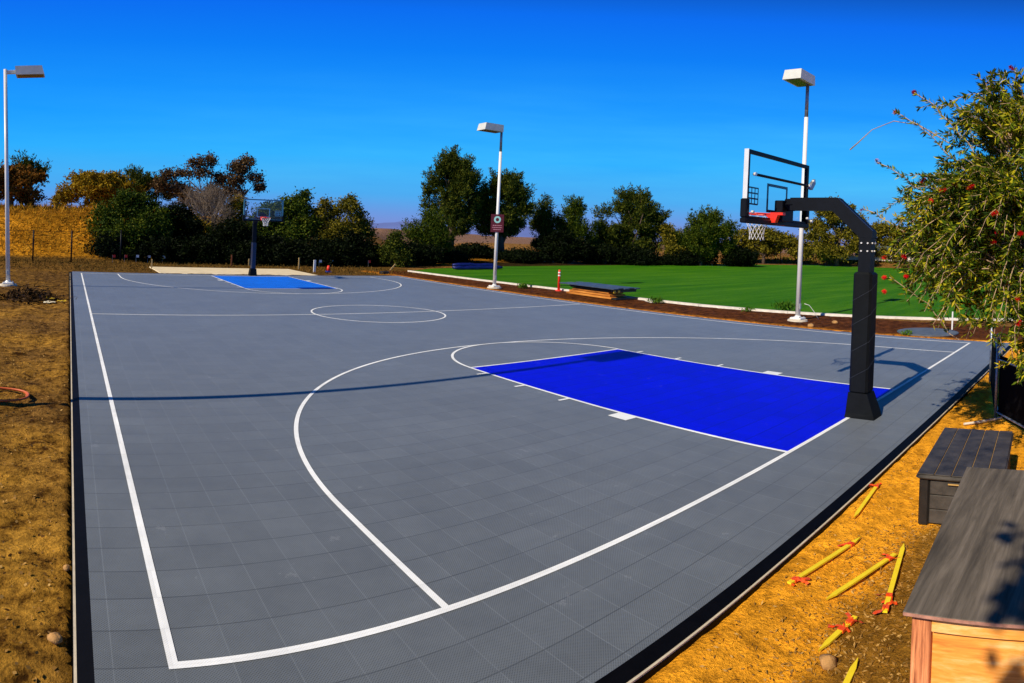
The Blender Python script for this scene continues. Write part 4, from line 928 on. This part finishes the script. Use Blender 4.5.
# ------------------------------------------------------------------ behind the far baseline
def peg(x, y, h, mat, label, lean=(0, 0), name='wooden_stake', cat='stake', wd=.035, topmat=None):
    z = base_h(x, y); t = MB().box(-wd, wd, -wd*.5, wd*.5, 0, h).build(name, M[mat], None, False, (x, y, z)); t.rotation_euler = (R(lean[1]), R(lean[0]), 0); tag(t, label, cat); return t
peg(-3.95, 30.2, .55, 'stakepale', 'pale stake at the left end of the concrete pad')
peg(1.1, 33.6, .75, 'stakebrown', 'red brown stake behind the pad left of the far hoop')
peg(2.2, 33.8, .5, 'stakepale', 'thin yellowish stake just left of the far hoop pole')
peg(4.5, 31.6, .75, 'stakepale', 'tan stake behind the right end of the concrete pad')
peg(4.55, 29.3, .75, 'flagwhite', 'white topped post at the right corner of the concrete pad', wd=.06, name='marker_post', cat='post')
peg(10.2, 31.4, .55, 'stakepale', 'leaning pale stake left of the lawn corner', (38, 0)); peg(12.6, 34.3, .7, 'stakepale', 'thin leaning stake behind the lawn corner', (24, 0), wd=.022)
t = empty('traffic_cone', (5.35, 29.3, -.05)); tag(t, 'small orange cone with blue base on dirt behind the court', 'traffic cone')
MB().box(-.13, .13, -.13, .13, 0, .10, .01).build('base', M['coneblue'], t); MB().tube([(0, 0, .10), (0, 0, .42)], [.12, .06], 12).build('body', M['tubeorange'], t, True)
for i, (x, y, c, lab) in enumerate(((-5.7, 34.2, 'flagred', 'red marker flag left of its twin in front of the large bush'), (-5.0, 34.4, 'flagred', 'red marker flag closer to the concrete pad, in front of the large bush'),
    (-4.3, 34.7, 'flagwhite', 'leftmost white marker flag under the large bush'), (-3.6, 34.9, 'flagwhite', 'white marker flag above the left stake of the pad'), (-2.7, 35.1, 'flagwhite', 'white marker flag right of the left pad stake'),
    (6.6, 33.8, 'flagwhite', 'white marker flag behind the cone'), (7.5, 34.2, 'flagwhite', 'white marker flag right of the cone'), (8.6, 35.0, 'flagwhite', 'rightmost white marker flag behind the far corner'), (10.0, 34.0, 'flagred', 'small red marker flag near the lawn corner'))):
    t = empty('marker_flag', (x, y, base_h(x, y))); tag(t, lab, 'marker flag', 'marker flags at the foot of the bushes')
    MB().tube([(0, 0, 0), (0, 0, .5)], .006, 5).build('wire', M['greysteel'], t)
    MB().box(.0, .17, -.004, .004, .33, .5).build('pennant', M[c], t)
rb_ = MB().box(-.25, .25, -.15, .15, 0, .2, .05).build('dark_rock', M['boardunder'], None, False, (8.2, 28.3, -.08)); tag(rb_, 'dark lump on the dirt just behind the far right court corner', 'rock')
# chain-link fences
def chainlink(pts, h, label, name='chainlink_fence', step=.16, r=.010, postr=.045):
    t = empty(name, (pts[0][0], pts[0][1], 0)); tag(t, label, 'fence'); ox, oy = pts[0]
    ms = MB()
    for (ax, ay), (bx, by) in zip(pts[:-1], pts[1:]):
        l_ = math.hypot(bx-ax, by-ay); n = int(l_/step); hs = h
        A = lambda s, z: (ax+(bx-ax)*s/l_-ox, ay+(by-ay)*s/l_-oy, z+base_h(ax+(bx-ax)*s/l_, ay+(by-ay)*s/l_))
        for i in range(-int(hs/step), n+1):
            for sg in (0, 1):
                s0, s1 = i*step, i*step+hs
                z0, z1 = (0, hs) if sg == 0 else (hs, 0)
                ca_, cb_ = max(0, s0), min(l_, s1)
                if cb_-ca_ < .05: continue
                q = lambda s: z0+(z1-z0)*(s-s0)/(s1-s0)
                a3, b3 = Vector(A(ca_, q(ca_))), Vector(A(cb_, q(cb_)))
                n_ = len(ms.v); w3 = Vector((0, 0, r*.6)); ms.add([a3-w3, b3-w3, b3+w3, a3+w3], [(0, 1, 2, 3)])
        MB().tube([A(0, h), A(l_, h)], .012, 6).build('top_wire', M['hoopblack'], t)
    for x, y in pts: MB().tube([(x-ox, y-oy, base_h(x, y)-.1), (x-ox, y-oy, base_h(x, y)+h+.08)], postr, 8).build('post', M['hoopblack'], t, True)
    ms.build('mesh_panel', M['hoopblack'], t)
chainlink([(-16.5, 33.3), (-13.2, 33.5), (-10.2, 33.7), (-8.05, 33.85), (-5.2, 34.9)], 1.95, 'thin dark posted wire fence along the foot of the dry hill', step=.22, r=.006)
chainlink([(57, 38.2), (61, 37.6), (65, 36.0), (69, 33.3), (73, 29.5)], 1.5, 'wire fence along the far right side of the lawn', 'wire_fence', step=.4, r=.016)
t = empty('boundary_wall', (71.5, 28.5, 1.0)); t.rotation_euler = (0, 0, R(-70)); tag(t, 'grey screened enclosure with white base beyond the far right of the lawn', 'wall')
MB().box(0, 12, -.06, .06, .45, 2.0).build('screen_panel', M['wallgrey'], t); MB().box(-3, 12.4, -.3, -.08, -.2, .40, .03).build('white_base', M['wallwhite'], t)
for i in range(5): MB().tube([(i*3, -.12, 0), (i*3, -.12, 2.1)], .05, 8).build('post', M['greysteel'], t)

# ------------------------------------------------------------------ light and sky
E_SUN = R(38)
sun = bpy.data.lights.new('sun', 'SUN'); sun.energy = 5.0; sun.angle = R(.5); sun.color = (1, .88, .68)
so = link(bpy.data.objects.new('sun', sun)); so.rotation_euler = (0, -(math.pi/2-E_SUN), R(1.6)); so.location = (-20, 0, 20)
wd = bpy.data.worlds.new('World'); sc.world = wd; wd.use_nodes = True; nt = wd.node_tree
bg = nt.nodes['Background']
sky = N(nt, 'ShaderNodeTexSky'); sky.sky_type = 'NISHITA'; sky.sun_disc = False; sky.sun_elevation = E_SUN; sky.sun_rotation = R(-90)
sky.air_density = 1.0; sky.dust_density = .6; sky.ozone_density = 3.0
tc = N(nt, 'ShaderNodeTexCoord'); sp = N(nt, 'ShaderNodeSeparateXYZ'); L(nt, tc.outputs['Generated'], sp.inputs[0])
el = ramp(nt, sp.outputs[2], [(0.0, (2.0, 2.7, 6.6)), (.022, (1.7, 2.9, 7.2)), (.065, (.6, 3.7, 8.8)), (.13, (.08, 4.0, 10.2)), (.22, (.0, 2.9, 10.2)), (.36, (.0, 1.55, 9.0)), (.45, (.03, .35, 1.6)), (1.0, (.04, .12, .35))])
mx = mixc(nt, .97, sky.outputs[0], el)
hz = noise_(nt, 2.2, 5, .6, N_map(nt, tc.outputs['Generated'], (1, 1, 9)))
band = ramp(nt, sp.outputs[2], [(0, (0, 0, 0)), (.035, (.1, .1, .1)), (.09, (1, 1, 1)), (.16, (.7, .7, .7)), (.30, (0, 0, 0))])
east = math_(nt, 'MULTIPLY_ADD', sp.outputs[0], .5, .35, clamp=True)
amt = math_(nt, 'MULTIPLY', math_(nt, 'MULTIPLY', band, east), math_(nt, 'MULTIPLY_ADD', hz, 1.3, -.15, clamp=True))
mx = mixc(nt, math_(nt, 'MULTIPLY', amt, .85), mx, (1.1, 6.6, 10.0))
L(nt, mx, bg.inputs[0]); bg.inputs[1].default_value = .1
sc.view_settings.view_transform = 'Standard'; sc.view_settings.look = 'None'; sc.view_settings.exposure = 0; sc.view_settings.gamma = 1

# ------------------------------------------------------------------ camera: phone panorama (cylindrical)
f_, sv, px_, py_ = 659.94, .8767, -366.477, -104.1427
yw, pt_, rl = .11619, .0229, .03395
fw = Vector((math.sin(yw)*math.cos(pt_), math.cos(yw)*math.cos(pt_), -math.sin(pt_))); rt = Vector((math.cos(yw), -math.sin(yw), 0)); up = rt.cross(fw)
r2 = rt*math.cos(rl)+up*math.sin(rl); u2 = -rt*math.sin(rl)+up*math.cos(rl)
t0 = -px_/f_; fwd = fw*math.cos(t0)+r2*math.sin(t0); rgt = r2*math.cos(t0)-fw*math.sin(t0)
cam = bpy.data.cameras.new('camera'); co = link(bpy.data.objects.new('camera', cam))
m3 = Matrix((rgt, u2, -fwd)).transposed()
co.matrix_world = Matrix.Translation((-26.975*F, -10.5662*F, 8.319*F)) @ m3.to_4x4()
cam.type = 'PANO'; cam.panorama_type = 'CENTRAL_CYLINDRICAL'
cam.central_cylindrical_radius = 1.0
cam.central_cylindrical_range_u_min = -512/f_; cam.central_cylindrical_range_u_max = 512/f_
cam.central_cylindrical_range_v_max = (341.5+py_)/(f_*sv); cam.central_cylindrical_range_v_min = (341.5+py_-683)/(f_*sv)
cam.clip_start = .05; cam.clip_end = 20000
sc.camera = co
